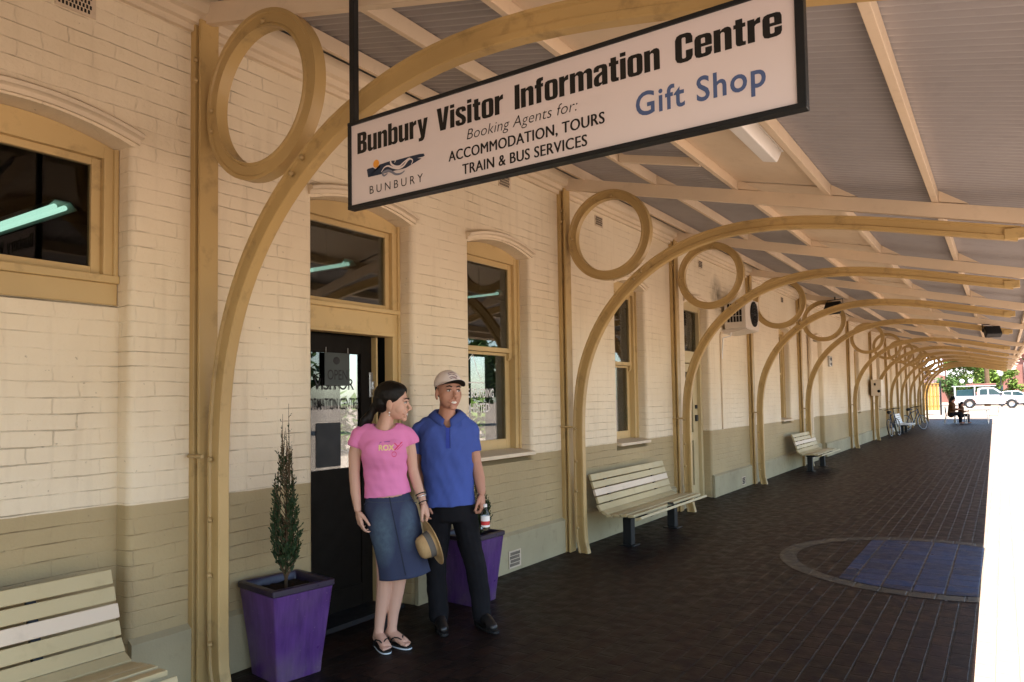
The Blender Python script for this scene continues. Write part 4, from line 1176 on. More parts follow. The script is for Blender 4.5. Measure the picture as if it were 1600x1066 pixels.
AL = [(-.212,.02,1.385), (-.246,.02,1.26), (-.250,.02,1.135), (-.240,-.012,1.01), (-.226,-.045,.905)]
AR = [(.096,.02,1.375), (.118,.03,1.26), (.132,.035,1.145), (.166,.0,1.03), (.196,-.03,.938)]
for A in (AL, AR): mb.chain(A, [.047, .042, .036, .0335, .0235])
mb.cone((-.15,.015,1.405), AL[0], .05, .047); mb.cone((.03,.015,1.405), AR[0], .05, .047)
# right hand (picture left) hangs relaxed; left hand grips the hat brim
hand(mb, (-.224,-.048,.893), (.20,-.10,-1), (.75,.45,.1), (.35,-.9,0), .175, (22, 30, 34, 40), 5, (.5, .7))
hand(mb, (.199,-.033,.927), (.36,-.12,-1), (-.85,.5,-.2), (-.2,-1,0), .172, (58, 62, 66, 66), 3, (.25, .6), 1.0)
# legs and feet
LL = [(-.055,.02,.60), (-.058,.01,.46), (-.066,.032,.33), (-.086,.03,.20), (-.096,.022,.115)]
LR = [(.050,.03,.60), (.038,.02,.46), (.016,.045,.33), (-.004,.045,.20), (-.012,.04,.115)]
for Lg in (LL, LR): mb.chain(Lg, [.064, .052, .050, .037, .032])
def foot(mb, ank, toe, r=1.0):
    ank, toe = Vector(ank), Vector(toe); d = (toe-ank); d.z = 0; L = d.length; d.normalize(); s = Vector((d.y, -d.x, 0))
    heel = ank-d*.045; heel.z = .048
    mb.cone(ank, heel, .034*r, .029*r)
    b0 = toe-d*.045; b0.z = .040
    mb.cone(ank+Vector((0,0,-.03)), b0+s*.013, .034*r, .022*r); mb.cone(ank+Vector((0,0,-.03)), b0-s*.017, .034*r, .020*r); mb.cone(heel, b0-s*.016, .026*r, .018*r)
    for i, (o, l, q) in enumerate(((.026,.046,.0118),(.009,.047,.0088),(-.006,.041,.0082),(-.019,.033,.0078),(-.031,.023,.0074))):
        p = b0+s*o*r; e2 = p+d*l*r; e2.z = .033; p.z = .036
        mb.cone(p, e2, q*1.1, q)
def flipflop(root, ank, toe, side):
    ank, toe = Vector(ank), Vector(toe); d = toe-ank; d.z = 0; d.normalize(); s = Vector((d.y, -d.x, 0))*side
    heel = ank-d*.075
    L = (toe+d*.018-heel); L.z = 0; L = L.length
    def out(grow):
        pts = []
        for k in range(36):
            a = 2*PI*k/36; u = math.cos(a)*.5+.5; wv = (.034+.013*u-.012*max(0, .45-abs(u-.42)))*math.copysign(abs(math.sin(a))**.72, math.sin(a))
            q = heel+d*(u*L)+s*(wv*(1+grow)+.004*u); pts.append((q.x, q.y))
        return pts
    mb = MB(); mb.prism(out(.02), 2, .003, .012); mb.build('sole_edge', M['sole'], root)
    mb = MB(); mb.prism(out(0), 2, .012, .021); mb.build('sole', M['rubber'], root)
    th = toe-d*.047+s*.018
    for q in (-1, 1):
        p0 = heel+d*L*.40+s*q*.046; p0.z = .022; pm = heel+d*L*.57+s*(q*.040+.004); pm.z = .070; p1 = th.copy(); p1.z = .056
        mb = MB(); mb.tube(smooth_path([p0, pm, p1], 6) if False else [p0, p0.lerp(pm,.5)+Vector((0,0,.012)), pm, pm.lerp(p1,.5)+Vector((0,0,.006)), p1], .006, 8, True, None, (1.5, .7)); mb.build('strap', M['rubber'], root, True)
    p1 = th.copy(); p1.z = .056; p2 = th+d*.006; p2.z = .02
    mb = MB(); mb.tube([p1, p2], .0045, 6); mb.build('toe_post', M['rubber'], root, True)
FL = ((-.096,.022,.105), (-.040,-.130,.03)); FR = ((-.012,.04,.105), (.095,-.070,.03))
foot(mb, *FL); foot(mb, *FR)
mb.remesh('body', M['skin_w'], wo, .0038, 8, .5)
flipflop(wo, *FL, 1); flipflop(wo, *FR, 1)
face_parts(wo, HM)
# T-shirt
mb = MB()
SH = [(-.055,.02,1.462,.07,.058),(-.056,.018,1.445,.110,.066),(-.058,.014,1.418,.158,.080),(-.060,.006,1.37,.172,.094),(-.058,-.012,1.30,.164,.112),(-.055,-.014,1.24,.154,.114),(-.048,.0,1.16,.140,.097),(-.042,.0,1.08,.143,.100),(-.034,.004,1.02,.152,.106),(-.030,.006,.972,.160,.112),(-.028,.006,.93,.162,.114)]
mb.loft(SH)
for q in (-1, 1): mb.ell((-.058+q*.058, -.074, 1.292), (.068, .046, .068))
mb.chain([(-.16,.015,1.405), (-.212,.018,1.388), (-.238,.018,1.325)], [.058, .057, .056]); mb.chain([(.04,.015,1.405), (.098,.018,1.380), (.124,.022,1.335)], [.058, .056, .055])
sh = mb.remesh('t_shirt', M['pink'], wo, .006, 14, .5)
def wf(c):
    n = noise.noise((c.x*9, c.y*9, c.z*22))*.0035+noise.noise((c.x*22+c.z*9, c.y*18, c.z*13+7))*.0028
    d = math.sin((c.z*.8+abs(c.x+.05)*1.0)*62+noise.noise((c.x*6, c.y*6, c.z*6))*4)*.0022*max(0, 1-abs(c.z-1.10)/.14)
    return n*(1.9 if c.z < 1.2 else 1.2)+d
fold(sh.data, wf)
def necktest(c):
    d = Vector(((c.x+.048)/.082, 0, (c.z-1.478)/(.064 if c.y < .0 else .04)))
    return d.length < 1
slant = lambda x: .975+(x+.19)*.10
def shtest(c):
    if c.z < max(.968, slant(c.x)) or (c.z < 1.0 and c.x < -.205): return True
    if c.z > 1.39 and necktest(c): return True
    # sleeve mouths
    for p, dv in ((Vector((-.238,.018,1.318)), Vector((-.35,0,-1))), (Vector((.126,.022,1.328)), Vector((.35,0,-1)))):
        if (c-p).dot(dv.normalized()) > .012 and (c-p).length < .1 and (c.x < -.19 or c.x > .075): return True
    return False
cut(sh, shtest); solid(sh, .003)
# print on the shirt
mb = MB()
def front(u, v):        # ray onto the shirt front
    return (u, -.150-.05*max(0, (.05-abs(u+.058))), v)
from mathutils.bvhtree import BVHTree
def drape(bmh, o, dirv=Vector((0,1,0)), lift=.0015):
    dg = bpy.context.evaluated_depsgraph_get()
    bt = BVHTree.FromPolygons([v.co for v in o.data.vertices], [p.vertices for p in o.data.polygons])
    for v in bmh.verts:
        h = bt.ray_cast(v.co-dirv*.5, dirv)
        if h[0]: v.co = h[0]-dirv*lift
add_text(mb, 'ROX', -.088, .012, 1.288, .036, lambda u, v: (u, -.2, v), .03); bmesh.ops.subdivide_edges(mb.bm, edges=list(mb.bm.edges), cuts=2); drape(mb.bm, sh); mb.build('print', paint('print_yellow', (.75,.6,.25,1), .7, .1, 20, 0), wo)
mb = MB()
for a_, b2, w_ in (((.012,1.288),(.062,1.338),.008), ((.012,1.335),(.036,1.310),.006), ((.03,1.29),(.066,1.322),.004)):
    for k in range(8):
        q0 = (a_[0]+(b2[0]-a_[0])*k/8, a_[1]+(b2[1]-a_[1])*k/8); q1 = (a_[0]+(b2[0]-a_[0])*(k+1)/8, a_[1]+(b2[1]-a_[1])*(k+1)/8)
        mb.quad([(q0[0]-w_*.7,-.2,q0[1]+w_*.0),(q1[0]-w_*.7,-.2,q1[1]),(q1[0]+w_*.7,-.2,q1[1]),(q0[0]+w_*.7,-.2,q0[1])])
wl_ = [(.01+.016*math.cos(a), 1.262+.018*math.sin(a)) for a in [2*PI*k/14 for k in range(15)]]
for a, b_ in zip(wl_, wl_[1:]):
    mb.quad([(a[0]*1, -.2, a[1]), (b_[0], -.2, b_[1]), (b_[0]*.85+.0015, -.2, (b_[1]-1.262)*.75+1.262), (a[0]*.85+.0015, -.2, (a[1]-1.262)*.75+1.262)])
drape(mb.bm, sh); mb.build('print', paint('print_red', (.62,.05,.12,1), .7, .1, 20, 0), wo)
mb = MB()
for a, b_ in (((-.09,1.315),(-.08,1.34)),((-.08,1.34),(-.02,1.345)),((-.02,1.345),(.05,1.335))):
    mb.quad([(a[0], -.2, a[1]-.003), (b_[0], -.2, b_[1]-.003), (b_[0], -.2, b_[1]+.003), (a[0], -.2, a[1]+.003)])
drape(mb.bm, sh); mb.build('print', paint('print_mauve', (.32,.10,.30,1), .7, .1, 20, 0), wo)
# skirt
SK = [(1.02,-.032,.126,.084),(.975,-.029,.142,.094),(.935,-.022,.158,.106),(.90,-.014,.168,.114),(.82,.0,.172,.116),(.72,.020,.164,.112),(.62,.040,.158,.110),(.53,.058,.158,.114),(.458,.070,.164,.120)]
mb = MB(); rr = []; seg = 72
for i in range(46):
    f = i/45*(len(SK)-1); k = min(int(f), len(SK)-2); t = f-k; t = t*t*(3-2*t) if False else t
    z, cx_, rx, ry = [SK[k][j]*(1-t)+SK[k+1][j]*t for j in range(4)]
    ring = []
    for s in range(seg):
        a = 2*PI*s/seg; fz = max(0, (.95-z)/.5)
        w_ = 1+.026*fz*math.sin(5*a+1.2)+.018*fz*math.sin(9*a+z*3)+.010*noise.noise((math.cos(a)*2.2, math.sin(a)*2.2, z*9))
        ring.append((cx_+rx*w_*math.cos(a), .006+ry*w_*math.sin(a), z+(.028*(1-f/(len(SK)-1))*0)+fz*.018*math.cos(a)))
    rr.append(ring)
mb.rings(rr, False); sk = mb.build('skirt', M['denim'], wo, True); solid(sk, .004)
mb = MB(); pts = []
for z in [.985-.02*k for k in range(26)]:
    pts.append((-.02+(.97-z)*.20, -.2, z))
for a, b_ in zip(pts, pts[1:]): mb.quad([(a[0]-.004,-.2,a[2]), (b_[0]-.004,-.2,b_[2]), (b_[0]+.004,-.2,b_[2]), (a[0]+.004,-.2,a[2])])
drape(mb.bm, sk, lift=.0025); mb.build('seam', paint('denim_seam', (.022,.028,.05,1), .85, .2, 60, .3), wo)
mb = MB()
for k in range(20):
    x = -.18+.33*k/19; xx = x+.33/19
    if x < .14: mb.quad([(x,-.2,.948+(x+.03)**2*.3),(xx,-.2,.948+(xx+.03)**2*.3),(xx,-.2,.953+(xx+.03)**2*.3),(x,-.2,.953+(x+.03)**2*.3)])
drape(mb.bm, sk, lift=.0025); mb.build('waistband_seam', paint('denim_stitch', (.05,.06,.09,1), .85, .2, 60, .3), wo)
# hair: drawn back from the brow into a low tail
mb = MB()
hm = HM
mb.ell((0, .024, .046), (.086, .106, .092), hm); mb.ell((0, .07, .0), (.072, .064, .075), hm); mb.ell((0, .0, .07), (.078, .085, .062), hm)
mb.chain([(0,.118,-.040),(0,.140,-.075),(.0,.16,-.115),(.004,.175,-.165)], [.034,.024,.036,.018], hm)
mb.chain([(.0,.15,-.09),(-.02,.185,-.13),(-.03,.20,-.175)], [.022,.024,.008], hm); mb.chain([(.0,.15,-.09),(.02,.17,-.14),(.03,.18,-.19)], [.022,.02,.006], hm)
hr = mb.remesh('hair', M['hair'], wo, .005, 3, .5)
hinv = HM.inverted()
def hairtest(c):
    p = hinv @ c
    # keep behind a line from the top of the forehead to just in front of the ear
    ax_ = abs(p.x)
    line = -.078+.30*max(0, .078-p.z)+.58*max(0, .052-p.z)+.25*max(0, ax_-.05)
    if p.z < -.012 and p.y < .034: return True
    return p.y < line
cut(hr, hairtest)
fold(hr.data, lambda c: noise.noise(((hinv@c).x*60, (hinv@c).y*10, (hinv@c).z*34))*.0022)
mb = MB(); mb.ell((0,.134,-.062), (.025,.010,.025), HM, 2, Matrix.Rotation(-.9, 3, 'X')); mb.build('hair_tie', M['silver'], wo, True)
mb = MB(); mb.ell((-.078,.008,-.068),(.0055,)*3,HM,2); mb.ell((-.078,.008,-.084),(.0045,)*3,HM,2); mb.build('earring', M['white'], wo, True)
def bangle(P, d, r, mat, name, tr=.004):
    P = Vector(P); d = Vector(d).normalized(); x = d.orthogonal().normalized(); y = d.cross(x)
    mb = MB(); mb.tube([P+x*r*math.cos(2*PI*k/20)+y*r*math.sin(2*PI*k/20) for k in range(21)], tr, 7, False); mb.build(name, mat, wo, True)
ad = Vector(AR[4])-Vector(AR[3])
bangle((.187,-.021,.97), ad, .031, M['silver'], 'bracelet', .0045); bangle((.181,-.016,.988), ad, .032, M['black_metal'], 'bracelet', .004); bangle((.197,-.031,.937), ad, .029, M['black_metal'], 'bracelet', .004)

# ---- the straw hat she holds ----
def rl(base, rot, v):
    return Matrix.Translation(base) @ Matrix.Rotation(rot, 4, 'Z') @ Vector(v)
th_ = thing('straw_hat', 'straw sun hat held by its brim in the hand of the woman', 'hat', rl(WB, wrot, (.252, -.095, .680)), wrot)
hax = Vector((.90, .30, .34)).normalized()        # from crown top towards the open side
q = hax.to_track_quat('Z', 'Y').to_matrix().to_4x4()
prof_out = [(.0,-.105),(.03,-.104),(.056,-.098),(.068,-.082),(.074,-.05),(.079,-.012),(.084,.0),(.105,.006),(.128,.006),(.142,.002),(.143,.006),(.128,.011),(.105,.011),(.083,.006)]
prof_in = [(.083,.006),(.076,-.012),(.071,-.05),(.064,-.079),(.05,-.094),(.0,-.099)]
sq_ = q @ Matrix.Diagonal((.86, 1.08, 1, 1))
mb = MB(); mb.lathe(prof_out, 44, sq_, False); mb.build('straw', M['straw'], th_, True, 50)
mb = MB(); mb.lathe(prof_in, 44, sq_, False); mb.build('lining', M['straw_lining'], th_, True, 50)
mb = MB(); mb.lathe([(.0812,-.010),(.0795,-.030),(.0778,-.048),(.0765,-.048),(.0785,-.012)], 44, sq_, False); mb.build('hat_band', M['straw_lining'], th_, True, 50)
th_.rotation_euler = (0, 0, wrot)

# ---- the man ----
MBs = Vector((.72, 4.12, 0)); mrot = math.atan2(.792, -.611)-PI/2
ma = thing('person', 'smiling man in blue polo shirt, black trousers and pale cap standing behind the woman', 'person', MBs, mrot)
KM = Matrix.Translation((-.118, -.02, 1.668)) @ Matrix.Rotation(math.radians(25), 4, 'Z') @ Matrix.Rotation(math.radians(-3), 4, 'X') @ Matrix.Rotation(math.radians(2), 4, 'Y') @ Matrix.Diagonal((1.04, 1.05, 1.12, 1))
mb = MB(); head_shapes(mb, KM, True)
mb.chain([(-.125,.012,1.60), (-.130,.018,1.54), (-.136,.02,1.48)], [.058, .058, .068]); mb.cone((-.122,-.01,1.56), (-.130,-.03,1.46), .045, .055)
MT = [(-.137,.03,1.515,.06,.05),(-.137,.025,1.485,.098,.062),(-.138,.02,1.445,.148,.082),(-.139,.012,1.39,.180,.102),(-.138,.0,1.30,.186,.112),(-.130,.0,1.18,.160,.102),(-.122,.002,1.05,.142,.094),(-.114,.006,.93,.130,.085),(-.108,.01,.84,.130,.085)]
mb.loft(MT)
BL_ = [(-.320,.04,1.395), (-.350,.06,1.28), (-.360,.07,1.16), (-.345,.03,1.04), (-.32,-.01,.93)]
BR_ = [(.032,.02,1.395), (.046,.03,1.29), (.066,.035,1.165), (.092,.0,1.05), (.106,-.03,.955)]
for A in (BL_, BR_): mb.chain(A, [.056, .050, .043, .041, .029])
mb.cone((-.24,.02,1.42), BL_[0], .050, .052); mb.cone((-.04,.02,1.42), BR_[0], .050, .052)
hand(mb, (-.316,-.016,.915), (.15,-.15,-1), (.8,.4,0), (.3,-.9,0), .192, (30,36,40,44), 4, (.5,.7))
hand(mb, (.107,-.033,.942), (.05,-.12,-1), (-.9,.35,0), (-.25,-1,0), .188, (52,56,60,60), 3, (.3,.7))
for q_ in (((-.195,.02,.80),(-.215,.02,.5),(-.20,.05,.12)), ((-.03,.02,.80),(.045,.0,.5),(.10,.03,.12))): mb.chain(q_, [.072,.05,.042])
mb.remesh('body', M['skin_m'], ma, .004, 8, .5)
face_parts(ma, KM, True)
# trousers
mb = MB()
mb.loft([(-.112,.008,.99,.148,.104),(-.110,.008,.92,.156,.108),(-.106,.01,.84,.164,.112),(-.106,.012,.76,.168,.112)])
for pts, rs in (([(-.195,.012,.80),(-.212,.01,.62),(-.222,.012,.46),(-.218,.035,.28),(-.205,.045,.085)], [.094,.088,.076,.072,.070]), ([(-.020,.012,.80),(.012,.004,.62),(.052,.0,.46),(.080,.025,.28),(.096,.04,.085)], [.094,.088,.076,.072,.070])):
    mb.chain(pts, rs)
tr = mb.remesh('trousers', M['trousers'], ma, .0075, 5, .5)
fold(tr.data, lambda c: noise.noise((c.x*12, c.y*12, c.z*10))*.006+noise.noise((c.x*24, c.y*24, c.z*26+4))*.003)
cut(tr, lambda c: c.z < .05)
# shoes
def shoe(ank, toe):
    ank, toe = Vector(ank), Vector(toe); d = toe-ank; d.z = 0; L = d.length; d.normalize()
    mb = MB(); h = ank-d*.05; h.z = .04
    mb.cone(ank, h, .04, .038); mb.cone(h, ank.lerp(toe,.55)*1+Vector((0,0,0)), .036, .04)
    p = ank.lerp(toe, .45); p.z = .062; mb.cone(ank, p, .042, .04); t2 = toe-d*.03; t2.z = .036; mb.cone(p, t2, .042, .034); m2 = ank.lerp(toe,.7); m2.z = .036; mb.cone(m2, t2, .043, .034)
    o = mb.remesh('shoe', M['shoe'], ma, .005, 4, .5); cut(o, lambda c: c.z < .008)
    s = Vector((d.y, -d.x, 0)); pts = []
    hL = L+.115
    for k in range(28):
        a = 2*PI*k/28; u = math.cos(a)*.5+.5; q2 = h-d*.04+d*u*hL+s*(.034+.012*u)*math.copysign(abs(math.sin(a))**.7, math.sin(a)); pts.append((q2.x, q2.y))
    mb = MB(); mb.prism(pts, 2, .001, .018, .003); mb.build('shoe_sole', M['rubber'], ma)
shoe((-.205,.045,.085), (-.165,-.135,.03)); shoe((.096,.04,.085), (.185,-.125,.03))
# polo shirt
mb = MB()
PT = [(-.137,.03,1.528,.075,.062),(-.137,.025,1.503,.132,.080),(-.138,.02,1.462,.178,.102),(-.139,.012,1.405,.200,.118),(-.138,-.002,1.31,.200,.130),(-.132,-.002,1.20,.188,.128),(-.126,.0,1.08,.180,.126),(-.120,.004,.96,.178,.130),(-.114,.006,.84,.184,.137)]
mb.loft(PT)
mb.ell((-.138, -.045, 1.35), (.17, .085, .13))
mb.chain([(-.26,.02,1.438), (-.318,.035,1.402), (-.350,.055,1.29), (-.358,.06,1.22)], [.064, .068, .068, .069]); mb.chain([(-.02,.02,1.438), (.030,.02,1.400), (.044,.03,1.29), (.050,.032,1.235)], [.064, .067, .066, .066])
po = mb.remesh('polo_shirt', M['polo'], ma, .0065, 16, .5)
def pf(c):
    v = noise.noise((c.x*8, c.y*8, c.z*11))*.009+noise.noise((c.x*20+c.z*8, c.y*14, c.z*5+3))*.008+noise.noise((c.x*30-c.z*14, c.y*24, c.z*16))*.003
    if c.z < 1.1: v += .004*math.sin(c.x*42+noise.noise((c.x*5,c.y*5,c.z*5))*3)*(1.1-c.z)/.25
    return v
fold(po.data, pf)
def ptest(c):
    if c.z < .862+(c.x+.28)*.045: return True
    if c.z > 1.38 and c.y < .02:
        hw = .068*max(0, (c.z-1.405)/.085)
        if abs(c.x+.124) < min(hw, .072): return True
    if c.z > 1.497 and abs(c.x+.13) < .082: return True
    for p, dv in ((Vector((-.358,.06,1.235)), Vector((-.1,0,-1))), (Vector((.050,.032,1.245)), Vector((.1,0,-1)))):
        if (c-p).dot(dv.normalized()) > .004 and (c-p).length < .11 and (c.x < -.295 or c.x > .040): return True
    return False
cut(po, ptest); solid(po, .0035)
# collar and placket
pbt = BVHTree.FromPolygons([v.co for v in po.data.vertices], [q_.vertices for q_ in po.data.polygons])
def collar(side):
    mb = MB(); rows = [[], [], [], []]
    cxm, cym = -.130, .022; K = 16
    for k in range(K):
        f = k/(K-1); a = math.radians(90-side*168*f)
        r = .073; dx, dy = math.cos(a), math.sin(a)
        zi = 1.553-.030*f-.050*f**3
        pin = Vector((cxm+r*dx*1.04, cym+r*dy-.028*f*f, zi))
        wd = .036+.020*f*f
        po_ = Vector((cxm+(r+wd)*dx*1.06-side*.004*f, cym+(r+wd*.75)*dy-.030*f*f, zi-.030-.022*f))
        h = pbt.find_nearest(po_)
        if h[0] is not None:
            nn = h[1] if h[1].z > -.2 else -h[1]
            po_ = h[0]+nn*.0075
        md = pin.lerp(po_, .3)+Vector((dx*.004, dy*.004, .010))
        rows[0].append(pin-Vector((dx*.003, dy*.003, .022))); rows[1].append(pin); rows[2].append(md); rows[3].append(po_)
    mb.rings(rows, False, None, False)
    bmesh.ops.recalc_face_normals(mb.bm, faces=list(mb.bm.faces))
    o = mb.build('collar', M['polo_collar'], ma, True); solid(o, .004, 0)
collar(1); collar(-1)
mb = MB(); N = 10
for k in range(N):
    z1 = 1.415-.014*k; z2 = z1-.014
    mb.quad([(-.138,-.3,z1),(-.138,-.3,z2),(-.112,-.3,z2),(-.112,-.3,z1)])
drape(mb.bm, po, lift=.002); pk = mb.build('placket', paint('polo_placket', (.045,.07,.36,1), .85, .08, 9, .2, 0, .1), ma); solid(pk, .003, 1)
mb = MB(); mb.quad([(-.1125,-.3,1.42),(-.1125,-.3,1.275),(-.1085,-.3,1.275),(-.1085,-.3,1.42)]); bmesh.ops.subdivide_edges(mb.bm, edges=list(mb.bm.edges), cuts=6, use_grid_fill=True); drape(mb.bm, po, lift=.001); mb.build('placket_edge', M['trousers'], ma)
# hair and cap
mb = MB(); mb.ell((0,.024,.030),(.083,.104,.088),KM); h2 = mb.remesh('hair', M['hair'], ma, .005, 3, .5); kinv = KM.inverted()
cut(h2, lambda c: (kinv@c).y < -.015+.55*max(0, .035-(kinv@c).z) or (kinv@c).z < -.045)
mb = MB(); mb.ell((0,.018,.050),(.090,.112,.088),KM,4); cp = mb.build('cap', M['cap'], ma, True)
cut(cp, lambda c: (kinv@c).z < .030-.10*((kinv@c).y+.02)*0+.02*((kinv@c).y < -.02)); solid(cp, .003)
mb = MB()
rr = []
for j in range(9):
    t = j/8; row = []
    for k in range(21):
        a = math.radians(-72+144*k/20)
        r = 1+.0*t
        x = (.088+.012*t)*math.sin(a); y = .018-(.108*math.cos(a))-(.078*t*math.cos(a*.95)); z = .050+.016*t-.034*math.sin(a)**2*(.35+.65*t)
        row.append(KM @ Vector((x, y, z)))
    rr.append(row)
mb.rings(rr, False, None, False); bm_ = mb.build('peak', M['cap'], ma, True); solid(bm_, .004, 1)
mb = MB(); rr2 = [[p-Vector((0,0,.0045)) for p in r] for r in rr]; mb.rings(rr2, False, None, False); bb_ = mb.build('peak_underside', M['cap_dark'], ma, True); solid(bb_, .002, 0)
mb = MB()
for pts in ([(-.032,.098),(-.01,.105),(.012,.1),(.03,.09),(.012,.085),(-.01,.088),(-.03,.082)], [(-.025,.075),(0,.08),(.028,.072)], [(-.03,.11),(0,.116),(.024,.11)]):
    p = smooth_path(pts, 4)
    for a, b_ in zip(p, p[1:]):
        mb.quad([KM @ Vector((a.x,-.25,a.y-.0022)), KM @ Vector((b_.x,-.25,b_.y-.0022)), KM @ Vector((b_.x,-.25,b_.y+.0022)), KM @ Vector((a.x,-.25,a.y+.0022))])
bmesh.ops.transform(mb.bm, matrix=Matrix.Identity(4), verts=list(mb.bm.verts))
drape(mb.bm, cp, (KM.to_3x3() @ Vector((0,1,0))).normalized(), .001); mb.build('cap_embroidery', paint('mauve_thread', (.17,.07,.09,1), .8, .1, 20, 0), ma)
# bottle in his hand
tb = thing('drink_bottle', 'small clear drink bottle with red and white label held low by the man', 'bottle', rl(MBs, mrot, (.128, -.075, .70)), mrot)
mb = MB(); mb.lathe([(.0,0),(.028,.0),(.031,.006),(.031,.10),(.026,.12),(.013,.145),(.012,.16),(0,.16)], 22, None, False); mb.build('bottle', M['bottle'], tb, True, 40)
mb = MB(); mb.lathe([(.0318,.035),(.0318,.062)], 22, None, False); mb.build('label', M['red'], tb, True)
mb = MB(); mb.lathe([(.0318,.062),(.0318,.098)], 22, None, False); mb.lathe([(.0318,.022),(.0318,.035)], 22, None, False); mb.build('label', M['white'], tb, True)
mb = MB(); mb.lathe([(.0,.158),(.0145,.158),(.0145,.178),(0,.178)], 16); mb.build('cap', M['white'], tb, True, 40)

# ------------------------------------------------------------------ beyond the platform
def leaf_crown(mb, clumps, n, size, seed):
    rnd = random.Random(seed); b = mb.bm
    tot = sum(c[3]**2 for c in clumps)
    for (x, y, z, r) in clumps:
        k = int(n*r*r/tot)
        for _ in range(k):
            v = Vector((rnd.gauss(0,1), rnd.gauss(0,1), rnd.gauss(0,1))).normalized()*r*(rnd.random()**.45)
            p = Vector((x, y, z))+Vector((v.x, v.y, v.z*.8)); s = size*rnd.uniform(.6, 1.3)
            a = Vector((rnd.uniform(-1,1), rnd.uniform(-1,1), rnd.uniform(-.6,.6))).normalized(); c = a.cross(Vector((rnd.uniform(-1,1), rnd.uniform(-1,1), 1))).normalized()
            b.faces.new([b.verts.new(p+q) for q in (-a*s, c*s*.45, a*s, -c*s*.45)])
def tree(label, loc, h, trunk_h, r, mat, seed, n=2600, size=.2, group='trees beyond the verandah', flat=.9, tr=.13):
    rnd = random.Random(seed); t = thing('tree', label, 'tree', loc, 0, group)
    mb = MB(); mb.tube([(0,0,0),(.05,0,trunk_h*.5),(0,.05,trunk_h),(.1,0,h*.8)], [tr,tr*.8,tr*.65,tr*.2], 9)
    cl = []
    for i in range(15):
        a = rnd.uniform(0, 6.28); q = r*rnd.uniform(.15, .8); z = trunk_h+(h-trunk_h)*rnd.uniform(.05, .85)
        k = 1-.5*abs((z-trunk_h)/(h-trunk_h)-.4)
        c = (math.cos(a)*q*k, math.sin(a)*q*k, z); cl.append((*c, r*rnd.uniform(.26, .46)))
        mb.tube([(0,0,trunk_h*rnd.uniform(.75, 1)), (c[0]*.5, c[1]*.5, (trunk_h+z)/2), c], [tr*.45, tr*.28, tr*.1], 6)
    mb.build('trunk', M['bark'], t, True)
    mb = MB(); leaf_crown(mb, cl, n, size, seed); mb.build('crown', mat, t)
    return t
G = .36
tree('bright light green bushy tree beyond the yellow fence', (.6, 86, G), 5.6, 1.0, 2.5, M['ltgreen'], 1, 3600, .2)
tree('green tree behind the white utility, right of the bushy light green one', (2.2, 92, G), 5.0, .9, 2.0, M['ltgreen'], 2, 2400, .2)
tree('brownish tree over the left end of the yellow fence', (-3.6, 80, G), 5.2, 1.6, 2.0, M['brownleaf'], 3, 2200, .2)
tree('tall tree with a thick dark bare trunk behind the white utility', (2.62, 82, G), 9.5, 5.2, 3.2, M['midgreen'], 4, 2600, .24, tr=.26)
tree('small pale green tree at right behind the parked cars', (4.5, 88, G), 3.9, .8, 1.25, M['ltgreen'], 5, 1600, .15)
tree('green tree at the far right edge past the parked cars', (7.4, 90, G), 6.0, 1.4, 2.2, M['midgreen'], 6, 1800, .2)
tree('dark green shrub behind the table and the seated person', (-.1, 77, G), 2.9, .3, 1.5, M['midgreen'], 7, 1400, .13)
tree('low green shrub at the right edge in front of the parked cars', (6.4, 76, G), 1.6, .2, .8, M['midgreen'], 8, 900, .11)
# the far side of the forecourt, mirrored in the glass
for i, (x, y, h, lab) in enumerate(((24, 12, 6, 'broad tree standing across the sunny forecourt, nearest to the verandah'), (27, 24, 7, 'broad tree standing across the sunny forecourt, in the middle'), (25, 38, 6.5, 'broad tree standing across the sunny forecourt, farthest from the verandah'))):
    tree(lab, (x, y, 0), h, 1.6, 3.4, M['midgreen'], 20+i, 1500, .4, 'trees across the forecourt')
for i, (x, y, lab) in enumerate(((-15, 15.5, 'garden tree behind the station seen through the door glass'), (-15, 26, 'garden tree behind the station seen through the window glass'))):
    tree(lab, (x, y, 0), 1.55, .2, 2.4, M['ltgreen'], 30+i, 2200, .2, 'garden trees behind the station')

# yellow timber fence
t = thing('timber_fence', 'yellow painted paling fence panel in full sun past the last arch', 'fence', (-1.62, 60, .0), 0)
mb = MB()
for k in range(15):
    x = .115*k; mb.box(x, x+.105, 0+(k % 2)*.05, .02+(k % 2)*.05, .42, 2.30+.01*(k % 3))
mb.build('palings', M['fence'], t)
for z in (.65, 1.36, 2.1):
    mb = MB(); mb.box(0, 1.72, .072, .12, z, z+.09); mb.build('rail', M['fence'], t)
mb = MB(); mb.box(-.02, 1.74, -.03, .06, 2.31, 2.35); mb.build('capping', M['fence'], t)
mb = MB(); mb.box(1.74, 1.86, 0, .12, 0, 2.5); mb.build('post', M['black_metal'], t)
mb = MB(); mb.box(-.1, .02, 0, .12, 0, 2.3); mb.build('post', M['black_metal'], t)
t = thing('low_bench', 'low yellow timber bench standing in front of the yellow fence', 'bench', (-2.0, 55.2, 0), 0)
mb = MB(); mb.box(0, 1.5, 0, .35, .42, .47, .01); mb.build('seat', M['fence'], t)
for x in (.12, 1.3):
    mb = MB(); mb.box(x, x+.08, .05, .3, 0, .42); mb.build('leg', M['black_metal'], t)

